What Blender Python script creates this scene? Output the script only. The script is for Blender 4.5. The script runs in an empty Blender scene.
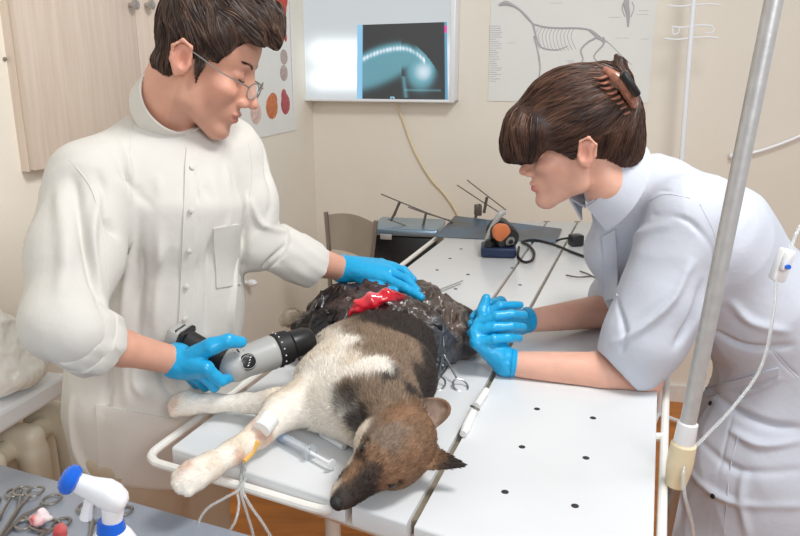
import bpy, math, random
import numpy as np
from mathutils import Vector, Matrix, noise as mnoise
random.seed(5); RNG = np.random.default_rng(7)
S = bpy.context.scene
COL = S.collection
# ---------------------------------------------------------------- camera, world, lights, exposure
F_PX, PITCH, CAM_H = 740.0, math.radians(15.2), 1.5
cam_d = bpy.data.cameras.new('camera'); cam = bpy.data.objects.new('camera', cam_d); COL.objects.link(cam)
cam_d.sensor_width = 36; cam_d.lens = F_PX/800*36; cam_d.clip_start = .02
cam.location = (0, 0, CAM_H); cam.rotation_euler = (math.pi/2-PITCH, 0, 0)
S.camera = cam
S.view_settings.view_transform = 'Standard'; S.view_settings.look = 'None'
S.view_settings.gamma = 1; S.view_settings.use_curve_mapping = False
S.view_settings.exposure = 0.0
W = bpy.data.worlds.new('world'); S.world = W; W.use_nodes = True
W.node_tree.nodes['Background'].inputs[0].default_value = (.93, .96, 1.0, 1)
W.node_tree.nodes['Background'].inputs[1].default_value = 0.46
def area(name, loc, target, size, power, col):
    l = bpy.data.lights.new(name, 'AREA'); l.shape = 'RECTANGLE'; l.size, l.size_y = size; l.energy = power; l.color = col
    o = bpy.data.objects.new(name, l); COL.objects.link(o); o.location = loc
    o.rotation_euler = (Vector(target)-Vector(loc)).to_track_quat('-Z', 'Y').to_euler(); return o
area('high_key_light', (.75, .9, 2.7), (-.1, 1.6, .9), (.55, .45), 29, (1, .985, .96))  # added key light, no lamp in view; high right for fold contrast
area('camera_fill_light', (.7, -1.3, 2.3), (-.1, 1.8, 1.1), (1.2, 1.0), 29, (.97, .985, 1))  # added soft fill from behind the camera, no window in view there

# ---------------------------------------------------------------- camera geometry used to measure places off the photograph
CP, SP = math.cos(PITCH), math.sin(PITCH)
def ray(px, py):
    a, b = px-400.0, 268.0-py
    return np.array((a, F_PX*CP+b*SP, -F_PX*SP+b*CP))
def U(px, py, Y):
    d = ray(px, py); return np.array((0, 0, CAM_H))+d*(Y/d[1])
def Z(px, py, z):
    d = ray(px, py); return np.array((0, 0, CAM_H))+d*((z-CAM_H)/d[2])
# ---------------------------------------------------------------- materials
def lin(c):
    c = [x/255 for x in c]
    return tuple((x/12.92 if x <= .04045 else ((x+.055)/1.055)**2.4) for x in c)+(1,)
def mat(name, col, rough=.5, metal=0, bump=0, bscale=200, spec=.5, var=0, vscale=8, vcol=None, trans=0, emit=None, alpha=1, sheen=0, sss=0, attr=False, stretch=None, coat=0, crease=0):
    m = bpy.data.materials.new(name); m.use_nodes = True; nt = m.node_tree; b = nt.nodes['Principled BSDF']
    c = lin(col); b.inputs['Base Color'].default_value = c
    b.inputs['Roughness'].default_value = rough; b.inputs['Metallic'].default_value = metal
    b.inputs['Specular IOR Level'].default_value = spec
    b.inputs['Transmission Weight'].default_value = trans; b.inputs['Alpha'].default_value = alpha
    b.inputs['Coat Weight'].default_value = coat
    if sheen: b.inputs['Sheen Weight'].default_value = sheen
    if sss:
        b.inputs['Subsurface Weight'].default_value = sss; b.inputs['Subsurface Radius'].default_value = (1, .35, .2); b.inputs['Subsurface Scale'].default_value = .006
    if emit: b.inputs['Emission Color'].default_value = lin(emit[0]); b.inputs['Emission Strength'].default_value = emit[1]
    tc = nt.nodes.new('ShaderNodeTexCoord'); src = tc.outputs['Object']
    if stretch:
        mp = nt.nodes.new('ShaderNodeMapping'); mp.inputs['Scale'].default_value = stretch; nt.links.new(src, mp.inputs[0]); src = mp.outputs[0]
    if attr:
        a = nt.nodes.new('ShaderNodeAttribute'); a.attribute_name = 'Col'; nt.links.new(a.outputs['Color'], b.inputs['Base Color'])
    elif var or vcol:
        n = nt.nodes.new('ShaderNodeTexNoise'); n.inputs['Scale'].default_value = vscale; n.inputs['Detail'].default_value = 5
        nt.links.new(src, n.inputs['Vector'])
        r = nt.nodes.new('ShaderNodeValToRGB'); r.color_ramp.elements[0].position = .35; r.color_ramp.elements[1].position = .65
        r.color_ramp.elements[1].color = c
        r.color_ramp.elements[0].color = lin(vcol) if vcol else tuple(x*(1-var) for x in c[:3])+(1,)
        nt.links.new(n.outputs['Fac'], r.inputs[0]); nt.links.new(r.outputs[0], b.inputs['Base Color'])
    if bump:
        n = nt.nodes.new('ShaderNodeTexNoise'); n.inputs['Scale'].default_value = bscale; n.inputs['Detail'].default_value = 4
        nt.links.new(src, n.inputs['Vector'])
        bp = nt.nodes.new('ShaderNodeBump'); bp.inputs['Strength'].default_value = bump; bp.inputs['Distance'].default_value = .004
        nt.links.new(n.outputs['Fac'], bp.inputs['Height']); nt.links.new(bp.outputs[0], b.inputs['Normal'])
        if crease:
            mp = nt.nodes.new('ShaderNodeMapping'); mp.inputs['Scale'].default_value = (1, 1, .5); mp.inputs['Rotation'].default_value = (.3, .2, 0); nt.links.new(tc.outputs['Object'], mp.inputs[0])
            n2 = nt.nodes.new('ShaderNodeTexNoise'); n2.noise_type = 'RIDGED_MULTIFRACTAL'; n2.inputs['Scale'].default_value = 7; n2.inputs['Detail'].default_value = 2.5; n2.inputs['Distortion'].default_value = .9
            nt.links.new(mp.outputs[0], n2.inputs['Vector']); b2 = nt.nodes.new('ShaderNodeBump'); b2.inputs['Strength'].default_value = crease; b2.inputs['Distance'].default_value = .012
            nt.links.new(n2.outputs['Fac'], b2.inputs['Height']); nt.links.new(b2.outputs[0], bp.inputs['Normal'])
    return m
M = {}
M['wall'] = mat('wall_paint', (240, 233, 219), .8, bump=.15, bscale=60, var=.03, vscale=3)
M['floor'] = mat('floor_paint', (205, 128, 50), .45, var=.25, vscale=5, stretch=(1, 6, 1))
M['ceil'] = mat('ceiling_paint', (240, 238, 232), .9)
M['tabletop'] = mat('white_enamel', (221, 224, 226), .22, bump=.05, bscale=40, var=.03, vscale=6)
M['rail'] = mat('white_tube', (240, 238, 232), .3, var=.06, vscale=30)
M['gap'] = mat('gap_steel', (140, 130, 112), .5, .3, var=.2, vscale=30)
M['hole'] = mat('dark_hole', (45, 42, 40), .7)
M['steel'] = mat('steel', (190, 190, 188), .28, 1)
M['dsteel'] = mat('dark_steel', (160, 155, 150), .35, .9)
M['rod'] = mat('rod_metal', (100, 92, 84), .5, .3)
M['lash'] = mat('lash', (48, 34, 30), .8)
M['traysteel'] = mat('tray_steel', (172, 180, 194), .45, .35, bump=.1, bscale=25, var=.2, vscale=6)
M['pole'] = mat('galvanised_pole', (205, 205, 204), .42, .45, bump=.1, bscale=90, var=.10, vscale=60)
M['glove'] = mat('blue_nitrile', (28, 165, 218), .32, bump=.35, bscale=55, spec=.5, sss=.05)
M['coatm'] = mat('cream_cotton', (214, 211, 204), .85, bump=.2, bscale=60, crease=.9)
M['coatw'] = mat('bluish_cotton', (201, 206, 217), .85, bump=.2, bscale=60, crease=.7)
M['skin'] = mat('skin', (215, 160, 135), .45, attr=True, bump=.08, bscale=250, sss=.12)
M['hair'] = mat('hair', (60, 42, 35), .5, attr=True, spec=.4)
M['fur'] = mat('fur', (150, 120, 90), .7, attr=True, spec=.2)
M['pants'] = mat('beige_trousers', (196, 182, 160), .85, bump=.2, bscale=40)
M['shoe'] = mat('shoe', (70, 62, 55), .5)
M['wpl'] = mat('white_plastic', (240, 242, 245), .3)
M['bpl'] = mat('blue_plastic', (20, 100, 215), .25)
M['black'] = mat('black_plastic', (28, 28, 30), .35)
M['rubber'] = mat('black_rubber', (25, 24, 26), .55)
M['gpl'] = mat('grey_plastic', (172, 172, 170), .4)
M['radiator'] = mat('radiator_paint', (236, 227, 206), .35, bump=.1, bscale=40, var=.05, vscale=12)
M['orange'] = mat('orange_plastic', (214, 120, 70), .4)
M['creampl'] = mat('cream_plastic', (236, 220, 184), .45, var=.08, vscale=40)
M['clear'] = mat('clear_tube', (235, 238, 238), .12, trans=.6, alpha=.75, spec=.5)
M['paper'] = mat('paper', (236, 236, 232), .7, var=.02, vscale=8)
M['wood'] = mat('pale_wood', (222, 206, 190), .5, vcol=(212, 194, 178), vscale=9, stretch=(9, 9, .5))
M['navy'] = mat('navy_metal', (38, 52, 84), .4, .2)

# ---------------------------------------------------------------- mesh building
ORG = {}
def tag(o, label=None, cat=None, group=None, kind=None):
    if label: o['label'] = label
    if cat: o['category'] = cat
    if group: o['group'] = group
    if kind: o['kind'] = kind
    return o
def thing(name, label, cat, loc=(0, 0, 0), group=None):
    o = bpy.data.objects.new(name, None); COL.objects.link(o); o.location = loc; o.empty_display_size = .02
    ORG[o.name] = np.array(loc, float); return tag(o, label, cat, group)
def mesh_obj(name, V, F, m, parent=None, smooth=True, cols=None, mi=None):
    V = np.asarray(V, float)
    org = np.array(((V[:, 0].min()+V[:, 0].max())/2, (V[:, 1].min()+V[:, 1].max())/2, V[:, 2].min()))
    me = bpy.data.meshes.new(name)
    if isinstance(F, np.ndarray):
        n, k = F.shape
        me.vertices.add(len(V)); me.vertices.foreach_set('co', (V-org).astype(np.float32).ravel())
        me.loops.add(n*k); me.loops.foreach_set('vertex_index', F.astype(np.int32).ravel())
        me.polygons.add(n); me.polygons.foreach_set('loop_start', np.arange(0, n*k, k, dtype=np.int32))
        me.update(calc_edges=True)
    else:
        me.from_pydata([tuple(v) for v in V-org], [], [tuple(int(i) for i in f) for f in F]); me.update()
    for q in (m if isinstance(m, (list, tuple)) else [m]): me.materials.append(q)
    if mi is not None: me.polygons.foreach_set('material_index', np.asarray(mi, np.int32))
    me.polygons.foreach_set('use_smooth', np.full(len(me.polygons), bool(smooth)))
    if cols is not None:
        a = me.color_attributes.new('Col', 'FLOAT_COLOR', 'POINT')
        c = np.ones((len(V), 4), np.float32); c[:, :3] = cols; a.data.foreach_set('color', c.ravel())
    me.validate()
    o = bpy.data.objects.new(name, me); COL.objects.link(o)
    ORG[o.name] = org
    if parent is not None: o.parent = parent; o.location = org-ORG[parent.name]
    else: o.location = org
    return o
def frame(d):
    d = np.asarray(d, float); d = d/np.linalg.norm(d)
    a = np.array((0, 0, 1.)) if abs(d[2]) < .9 else np.array((1., 0, 0))
    u = np.cross(a, d); u /= np.linalg.norm(u); return u, np.cross(d, u), d
def smooth_path(P, n=6):
    P = [np.asarray(p, float) for p in P]
    if len(P) < 3 or n <= 1: return P
    Q = [2*P[0]-P[1]]+P+[2*P[-1]-P[-2]]; out = []
    for i in range(1, len(Q)-2):
        for k in range(n):
            t = k/n
            out.append(.5*((2*Q[i])+(-Q[i-1]+Q[i+1])*t+(2*Q[i-1]-5*Q[i]+4*Q[i+1]-Q[i+2])*t*t+(-Q[i-1]+3*Q[i]-3*Q[i+1]+Q[i+2])*t**3))
    out.append(P[-1]); return out
class MB:
    def __init__(s): s.V = []; s.F = []; s.m = []; s.cur = 0
    def add(s, V, F):
        o = len(s.V); s.V += [tuple(v) for v in V]; s.F += [tuple(i+o for i in f) for f in F]; s.m += [s.cur]*len(F); return s
    def box(s, c, size, rz=0, R=None, bev=0):
        x, y, z = [q/2 for q in size]
        b = min(bev, x*.95, y*.95, z*.95)
        if b > 0:
            L = []
            for k, (zz, ins) in enumerate(((-z, b), (-z+b*.3, b*.3), (-z+b, 0), (z-b, 0), (z-b*.3, b*.3), (z, b))):
                X, Y = x-ins, y-ins; r = b
                for (sx, sy, a0) in ((1, 1, 0), (-1, 1, 90), (-1, -1, 180), (1, -1, 270)):
                    for j in range(3):
                        a = math.radians(a0+45*j); L.append((sx*(X-r)+r*math.cos(a), sy*(Y-r)+r*math.sin(a), zz))
            n = 12; Fs = [tuple(range(n-1, -1, -1)), tuple(range(5*n, 6*n))]
            for k in range(5):
                for j in range(n): Fs.append((k*n+j, k*n+(j+1) % n, (k+1)*n+(j+1) % n, (k+1)*n+j))
            V = np.array(L)
        else:
            V = np.array([(i*x, j*y, k*z) for k in (-1, 1) for (i, j) in ((-1, -1), (1, -1), (1, 1), (-1, 1))])
            Fs = [(3, 2, 1, 0), (4, 5, 6, 7), (0, 1, 5, 4), (1, 2, 6, 5), (2, 3, 7, 6), (3, 0, 4, 7)]
        if R is None:
            cc, ss = math.cos(rz), math.sin(rz); R = np.array(((cc, -ss, 0), (ss, cc, 0), (0, 0, 1)))
        return s.add(V@np.asarray(R).T+np.asarray(c), Fs)
    def tube(s, P, r, n=10, sm=1, cap=True, closed=False, flat=None):
        P = smooth_path(P, sm) if sm > 1 else [np.asarray(p, float) for p in P]
        N = len(P); rs = r if hasattr(r, '__len__') else [r]*N
        if len(rs) != N: rs = np.interp(np.linspace(0, 1, N), np.linspace(0, 1, len(rs)), rs)
        V = []; u = None
        for i in range(N):
            if closed: d = P[(i+1) % N]-P[i-1]
            else: d = P[min(i+1, N-1)]-P[max(i-1, 0)]
            d = d/(np.linalg.norm(d)+1e-12)
            if u is None: u = frame(d)[0] if flat is None else np.asarray(flat, float)
            u = u-d*np.dot(u, d); u /= np.linalg.norm(u)+1e-12; v = np.cross(d, u)
            for k in range(n):
                a = 2*math.pi*k/n; V.append(P[i]+rs[i]*(math.cos(a)*u+math.sin(a)*v*(1 if flat is None else s.fl)))
        Fs = []
        for i in range(N if closed else N-1):
            for k in range(n):
                a, b = i*n, ((i+1) % N)*n; Fs.append((a+k, a+(k+1) % n, b+(k+1) % n, b+k))
        if cap and not closed: Fs += [tuple(range(n-1, -1, -1)), tuple(range((N-1)*n, N*n))]
        return s.add(V, Fs)
    def lathe(s, base, axis, prof, n=24):
        u, v, d = frame(axis); base = np.asarray(base, float); V = []; N = len(prof)
        for (h, r) in prof:
            for k in range(n):
                a = 2*math.pi*k/n; V.append(base+d*h+r*(math.cos(a)*u+math.sin(a)*v))
        Fs = [(i*n+k, i*n+(k+1) % n, (i+1)*n+(k+1) % n, (i+1)*n+k) for i in range(N-1) for k in range(n)]
        Fs += [tuple(range(n-1, -1, -1)), tuple(range((N-1)*n, N*n))]
        return s.add(V, Fs)
    def slab(s, poly, z0, z1, bev=.004):
        poly = [np.asarray(p, float)[:2] for p in poly]; n = len(poly); c = sum(poly)/n
        L = []
        for (z, ins) in ((z0, bev), (z0+bev, 0), (z1-bev, 0), (z1-bev*.3, bev*.3), (z1, bev)):
            for p in poly:
                d = c-p; d /= np.linalg.norm(d); q = p+d*ins*1.4; L.append((q[0], q[1], z))
        Fs = [tuple(range(n-1, -1, -1)), tuple(range(4*n, 5*n))]
        for k in range(4):
            for j in range(n): Fs.append((k*n+j, k*n+(j+1) % n, (k+1)*n+(j+1) % n, (k+1)*n+j))
        return s.add(L, Fs)
    def ball(s, c, r, n=14, R=None):
        r = np.array(r if hasattr(r, '__len__') else (r, r, r)); V = []; m = n//2
        for i in range(1, m):
            t = math.pi*i/m
            for k in range(n):
                a = 2*math.pi*k/n; V.append((math.sin(t)*math.cos(a), math.sin(t)*math.sin(a), math.cos(t)))
        V += [(0, 0, 1), (0, 0, -1)]; V = np.array(V)*r
        if R is not None: V = V@np.asarray(R).T
        Fs = [(i*n+k, (i+1)*n+k, (i+1)*n+(k+1) % n, i*n+(k+1) % n) for i in range(m-2) for k in range(n)]
        T = (m-1)*n
        Fs += [(T, k, (k+1) % n) for k in range(n)]+[(T+1, (m-2)*n+(k+1) % n, (m-2)*n+k) for k in range(n)]
        return s.add(V+np.asarray(c), Fs)
    def build(s, name, m, parent=None, smooth=None, auto=35):
        o = mesh_obj(name, s.V, s.F, m, parent, smooth=True, mi=s.m if isinstance(m, (list, tuple)) else None)
        if smooth is None: o.data.set_sharp_from_angle(angle=math.radians(auto))
        elif not smooth: o.data.polygons.foreach_set('use_smooth', [False]*len(o.data.polygons))
        return o

# ---------------------------------------------------------------- soft-form modelling (distance fields -> meshes)
from mathutils.bvhtree import BVHTree
def bvh(o):
    me = o.data; off = Vector(ORG[o.name]); return BVHTree.FromPolygons([v.co+off for v in me.vertices], [tuple(p.vertices) for p in me.polygons])
def hitm(T, px, py):
    d = ray(px, py); r = T.ray_cast(Vector((0, 0, CAM_H)), Vector(d/np.linalg.norm(d)))
    return (np.array(r[0]), np.array(r[1])) if r[0] is not None else (None, None)
def patch(T, quad, nx, ny, off, name, m, parent, sm=5):
    "piece of cloth lying on a form; quad = corner photo points"
    q = np.array(quad, float); P = np.zeros((ny, nx, 3)); Nn = np.zeros((ny, nx, 3))
    for j in range(ny):
        for i in range(nx):
            u, v = i/(nx-1), j/(ny-1); x, y = (q[0]*(1-u)+q[1]*u)*(1-v)+(q[3]*(1-u)+q[2]*u)*v
            p, n = hitm(T, x, y)
            if p is None: p, n = (P[j, i-1], Nn[j, i-1]) if i else (P[j-1, i], Nn[j-1, i])
            P[j, i] = p; Nn[j, i] = n if n@np.array((0, 1, 0)) < 0 else -n
    for _ in range(sm):
        Q = P.copy(); Q[1:-1] = (P[:-2]+P[2:]+2*P[1:-1])/4; P = Q.copy(); P[:, 1:-1] = (Q[:, :-2]+Q[:, 2:]+2*Q[:, 1:-1])/4
    top = P+Nn*off; bot = P-Nn*.003; V = np.concatenate([top.reshape(-1, 3), bot.reshape(-1, 3)]); K = nx*ny
    F = [(j*nx+i, (j+1)*nx+i, (j+1)*nx+i+1, j*nx+i+1) for j in range(ny-1) for i in range(nx-1)]
    rim = [i for i in range(nx)]+[j*nx+nx-1 for j in range(1, ny)]+[(ny-1)*nx+i for i in range(nx-2, -1, -1)]+[j*nx for j in range(ny-2, 0, -1)]
    F += [(rim[k], rim[(k+1) % len(rim)], K+rim[(k+1) % len(rim)], K+rim[k]) for k in range(len(rim))]
    return MB().add(V, F).build(name, m, parent, auto=50)
def seam(mb, T, pts, r=.0012, off=.0004):
    q = smooth_path([np.array((x, y, 0.)) for x, y in pts], 8); L = []
    for a in q:
        p, n = hitm(T, a[0], a[1])
        if p is not None: L.append(p)
    if len(L) > 2:
        L = np.array(L); 
        for _ in range(2): L[1:-1] = (L[:-2]+L[2:]+2*L[1:-1])/4
        mb.tube(list(L), r, 6)
def vnoise(p, scale, seed=0):
    q = p*scale+seed*17.3; i = np.floor(q).astype(np.int64); f = q-i; f = f*f*(3-2*f)
    def h(a, b, c):
        n = (a*374761393+b*668265263+c*2147483647+seed*144665) & 0x7fffffff
        n = ((n ^ (n >> 13))*1274126177) & 0x7fffffff; n = n ^ (n >> 16)
        return (n & 0xffff)/32767.5-1
    x, y, z = i[:, 0], i[:, 1], i[:, 2]; fx, fy, fz = f[:, 0], f[:, 1], f[:, 2]; r = 0
    for dx in (0, 1):
        for dy in (0, 1):
            for dz in (0, 1):
                r = r+h(x+dx, y+dy, z+dz)*(fx if dx else 1-fx)*(fy if dy else 1-fy)*(fz if dz else 1-fz)
    return r
def fbm(p, scale, oct=3, seed=0):
    r = 0; a = 1
    for o in range(oct): r = r+a*vnoise(p, scale, seed+o); scale *= 2; a *= .5
    return r
def ridg(p, sc, seed): return 1-np.abs(vnoise(p, sc, seed))*2
def smin(a, b, k):
    h = np.clip(.5+.5*(b-a)/k, 0, 1); return b*(1-h)+a*h-k*h*(1-h)
def smax(a, b, k): return -smin(-a, -b, k)
def rc(a, b, r1, r2):
    a = np.asarray(a, float); b = np.asarray(b, float); ab = b-a; L = np.dot(ab, ab)+1e-12
    def f(p):
        t = np.clip((p-a)@ab/L, 0, 1); return np.linalg.norm(p-a-t[:, None]*ab, axis=1)-(r1+(r2-r1)*t)
    return f
def ell(c, r, R=None):
    c = np.asarray(c, float); r = np.asarray(r, float)
    def f(p):
        q = p-c
        if R is not None: q = q@R
        k0 = np.linalg.norm(q/r, axis=1); k1 = np.linalg.norm(q/(r*r), axis=1)+1e-9; return k0*(k0-1)/k1
    return f
def sph(c, r): return ell(c, (r, r, r))
def chain(pts, k=.01):
    fs = [rc(pts[i][0], pts[i+1][0], pts[i][1], pts[i+1][1]) for i in range(len(pts)-1)]
    return union(fs, k)
def union(fs, k=.01):
    def f(p):
        d = fs[0](p)
        for g in fs[1:]: d = smin(d, g(p), k)
        return d
    return f
def sub(a, b, k=.003): return lambda p: smax(a(p), -b(p), k)
def grp(c, rad, fn):
    c = np.asarray(c, float)
    def f(p):
        r = np.linalg.norm(p-c, axis=1); near = r < rad*1.35; o = r-rad
        if near.any(): o[near] = fn(p[near])
        return o
    return f
def local(fn, c, R, s=1.0):
    c = np.asarray(c, float); return lambda p: fn(((p-c)@R)/s)*s
def relax(V, F, it, lam=.5, keep=None):
    E = np.concatenate([F[:, [0, 1]], F[:, [1, 2]], F[:, [2, 3]], F[:, [3, 0]]]); E = np.unique(np.sort(E, 1), axis=0)
    a = np.concatenate([E[:, 0], E[:, 1]]); b = np.concatenate([E[:, 1], E[:, 0]]); n = len(V); c = np.bincount(a, minlength=n)[:, None]+1e-9
    for _ in range(it):
        A = np.stack([np.bincount(a, V[b, k], n) for k in range(3)], 1)/c; V = V+(A-V)*lam
    return V
def vnormals(V, F):
    fn = np.cross(V[F[:, 2]]-V[F[:, 0]], V[F[:, 3]]-V[F[:, 1]]); N = np.zeros_like(V)
    for k in range(4):
        for j in range(3): N[:, j] += np.bincount(F[:, k], fn[:, j], len(V))
    return N/(np.linalg.norm(N, axis=1)[:, None]+1e-12)
def grad(f, p, e=.0015):
    g = np.stack([f(p+np.array(v)*e)-f(p-np.array(v)*e) for v in ((1, 0, 0), (0, 1, 0), (0, 0, 1))], 1)
    return g/(np.linalg.norm(g, axis=1)[:, None]+1e-9)
def surf(f, lo, hi, h, B=6, slack=1.5):
    lo = np.asarray(lo, float)-2*h; hi = np.asarray(hi, float)+2*h
    nb = np.ceil((hi-lo)/(h*B)).astype(int); n = nb*B+1
    g = np.stack(np.meshgrid(*[np.arange(k) for k in nb], indexing='ij'), -1).reshape(-1, 3)
    d = f(lo+(g+.5)*B*h); act = g[np.abs(d) < .87*B*h*slack+h]
    D = np.full(n, 1.0, np.float32)
    ins = g[(d < 0)]; o = np.stack(np.meshgrid(*[np.arange(B+1)]*3, indexing='ij'), -1).reshape(-1, 3)
    for a in ins: D[a[0]*B:a[0]*B+B+1, a[1]*B:a[1]*B+B+1, a[2]*B:a[2]*B+B+1] = -1
    idx = (act[:, None, :]*B+o[None]).reshape(-1, 3)
    flat = np.unique((idx[:, 0]*n[1]+idx[:, 1])*n[2]+idx[:, 2])
    s3 = np.stack(np.unravel_index(flat, n), 1)
    vals = np.empty(len(flat), np.float32)
    for i in range(0, len(flat), 400000): vals[i:i+400000] = f(lo+s3[i:i+400000]*h)
    Df = D.reshape(-1); Df[flat] = vals
    ok = (s3 < n-1).all(1); c0 = flat[ok]; cs = s3[ok]
    st = (n[1]*n[2], n[2], 1)
    corner = [dx*st[0]+dy*st[1]+dz for dx in (0, 1) for dy in (0, 1) for dz in (0, 1)]
    vals8 = np.stack([Df[c0+k] for k in corner], 1); sg = vals8 < 0; m = sg.any(1) & ~sg.all(1)
    c0, cs, v8 = c0[m], cs[m], vals8[m]
    co = np.array([(dx, dy, dz) for dx in (0, 1) for dy in (0, 1) for dz in (0, 1)], float)
    acc = np.zeros((len(c0), 3)); cnt = np.zeros(len(c0))
    for i in range(8):
        for j in range(i+1, 8):
            if np.abs(co[i]-co[j]).sum() == 1:
                a, b = v8[:, i], v8[:, j]; x = (a < 0) != (b < 0); t = np.where(x, a/(a-b+1e-20), 0)[:, None]
                acc += np.where(x[:, None], co[i]+(co[j]-co[i])*t, 0); cnt += x
    V = lo+(cs+acc/cnt[:, None])*h
    vid = np.full(D.size, -1, np.int32); vid[c0] = np.arange(len(c0))
    F = []
    for ax in range(3):
        a1, a2 = [(1, 2), (2, 0), (0, 1)][ax]
        a = Df[c0] < 0; b = Df[c0+st[ax]] < 0; x = (a != b) & (cs[:, a1] > 0) & (cs[:, a2] > 0)
        c = c0[x]; q = np.stack([vid[c-st[a1]-st[a2]], vid[c-st[a2]], vid[c], vid[c-st[a1]]], 1)
        fl = ~a[x]; q[fl] = q[fl][:, ::-1]; F.append(q[(q >= 0).all(1)])
    return V, np.concatenate(F)
def hit(f, px, py, y0=.6, y1=2.6):
    "where the line of sight through a photo point meets a form"
    d = ray(px, py); d = d/np.linalg.norm(d); o = np.array((0, 0, CAM_H))
    Ys = np.linspace(y0, y1, 700); P = o+d*(Ys/d[1])[:, None]; v = f(P); k = np.argmax(v < 0)
    if v[k] >= 0: k = np.argmin(v)
    return P[k]
def seg_dist(P, a, b):
    ab = b-a; t = np.clip((P-a)@ab/(ab@ab+1e-12), 0, 1); return np.linalg.norm(P-a-t[:, None]*ab, axis=1), t
def folds(V, N, f, strokes):
    "strokes: (polyline in photo points, width m, height m)"
    for pts, w, amp in strokes:
        P = smooth_path([hit(f, x, y) for x, y in pts], 5); n = len(P)-1; best = np.full(len(V), 9.); par = np.zeros(len(V))
        lo = np.min(P, 0)-3*w; hi = np.max(P, 0)+3*w; m = ((V > lo) & (V < hi)).all(1)
        if not m.any(): continue
        Q = V[m]; bd = np.full(len(Q), 9.); tt = np.zeros(len(Q))
        for i in range(n):
            d, t = seg_dist(Q, P[i], P[i+1]); k = d < bd; bd[k] = d[k]; tt[k] = ((i+t)/n)[k]
        e = np.clip(np.sin(np.pi*np.clip(tt*.94+.03, 0, 1)), 0, 1)**.6
        V[m] += N[m]*(amp*e*np.exp(-(bd/w)**2))[:, None]
    return V
def strands(f, seeds, dirs, steps, step, lift=0.0, w=.0007, cols=None, wob=0.0, dirfn=None, name='hair', m=None, parent=None, kind='stuff', grav=None, out=0.0, tw=.9):
    "thin tapering strands that run along a form"
    P = seeds.copy(); D = dirs.copy(); path = [P.copy()]
    for s in range(steps):
        n = grad(f, P)
        if dirfn is not None: D = dirfn(P, D, s)
        if grav is not None: D = D+np.asarray(grav)
        D = D-n*(D*n).sum(1)[:, None]+n*out; D /= np.linalg.norm(D, axis=1)[:, None]+1e-9
        D = D+RNG.normal(0, wob, D.shape); P = P+D*step
        d = f(P); off = lift if s < steps-1 or out == 0 else d
        k = d < off if out else np.ones(len(P), bool)
        P = np.where(k[:, None], P+grad(f, P)*(off-d)[:, None], P); path.append(P.copy())
    A = np.stack(path, 1); T = A.shape[1]
    n = grad(f, A[:, 0]); tan = A[:, 1]-A[:, 0]; side = np.cross(tan, n); side /= np.linalg.norm(side, axis=1)[:, None]+1e-9
    ws = w*np.concatenate([np.linspace(.7, 1, T-T//2), np.linspace(1, .12, T//2+1)[1:]])[:T] if T > 2 else w*np.linspace(1, .1, T)
    a = RNG.uniform(-tw, tw, len(side)); side = side*np.cos(a)[:, None]+n*np.sin(a)[:, None]
    L = A+side[:, None, :]*ws[None, :, None]; R = A-side[:, None, :]*ws[None, :, None]
    V = np.concatenate([L[:, :, None], R[:, :, None]], 2).reshape(-1, 3)
    b = (np.arange(len(A))*T*2)[:, None]+np.arange(T-1)[None]*2
    F = np.stack([b, b+1, b+3, b+2], -1).reshape(-1, 4)
    C = np.repeat(cols, T*2, 0) if cols is not None else None
    o = mesh_obj(name, V, F, m, parent, cols=C); o['kind'] = kind; return o
def colour_seeds(P, seeds, jitter=.012, k=60, js=30):
    "coat pattern: blend of the nearest colour marks"
    C = np.array([lin(s[1])[:3] for s in seeds]); X = np.array([s[0] for s in seeds]); w = np.array([s[2] if len(s) > 2 else 1 for s in seeds])
    J = np.stack([fbm(P, js, 2, 3), fbm(P, js, 2, 9), fbm(P, js, 2, 15)], 1)*jitter
    d = np.linalg.norm((P+J)[:, None]-X[None], axis=2)/w; e = np.exp(-(d-d.min(1)[:, None])*k); e /= e.sum(1)[:, None]
    return e@C
def rot_from(fwd, up):
    f = np.asarray(fwd, float); f /= np.linalg.norm(f); u = np.asarray(up, float); u = u-f*np.dot(u, f); u /= np.linalg.norm(u)
    return np.stack([f, np.cross(u, f), u], 1)     # columns: forward, left, up
# ---------------------------------------------------------------- the room
PSI = math.radians(14.3)
EF = np.array((math.sin(PSI), math.cos(PSI), 0)); ER = np.array((math.cos(PSI), -math.sin(PSI), 0)); EZ = np.array((0, 0, 1.))
CORN = np.array((-.414, 3.6, 0))
RM = np.stack([ER, EF, EZ], 1)                       # room axes as columns
def Wp(a, b, z): return CORN+ER*a-EF*b+EZ*z          # a along the far wall, b out from it
def PLN(px, py, p0, n):
    d = ray(px, py); o = np.array((0, 0, CAM_H)); return o+d*(((p0-o)@n)/(d@n))
def onback(px, py, off=0): return PLN(px, py, Wp(0, off, 0), -EF)
def onleft(px, py, off=0): return PLN(px, py, CORN+ER*off, ER)
def ab(p): q = p-CORN; return q@ER, -(q@EF), p[2]
def rbox(mb, a, b, z, bev=0): # box from ranges in room axes
    c = Wp(sum(a)/2, sum(b)/2, sum(z)/2); return mb.box(c, (abs(a[1]-a[0]), abs(b[1]-b[0]), abs(z[1]-z[0])), R=RM, bev=bev)
def struct(mb, name, m): return tag(mb.build(name, m, smooth=False), kind='structure')
struct(rbox(MB(), (-.25, 3.4), (-.12, 5.2), (-.1, 0)), 'floor', M['floor'])
struct(rbox(MB(), (-.12, 3.4), (-.12, 0), (0, 2.9)), 'wall_back', M['wall'])
struct(rbox(MB(), (-.12, 0), (0, 3.4), (0, 2.9)), 'wall_left', M['wall'])
struct(rbox(MB(), (0, 3.4), (0, .015), (0, .08)), 'baseboard_back', M['rail'])
struct(rbox(MB(), (0, .015), (.015, 3.4), (0, .08)), 'baseboard_left', M['rail'])

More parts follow.
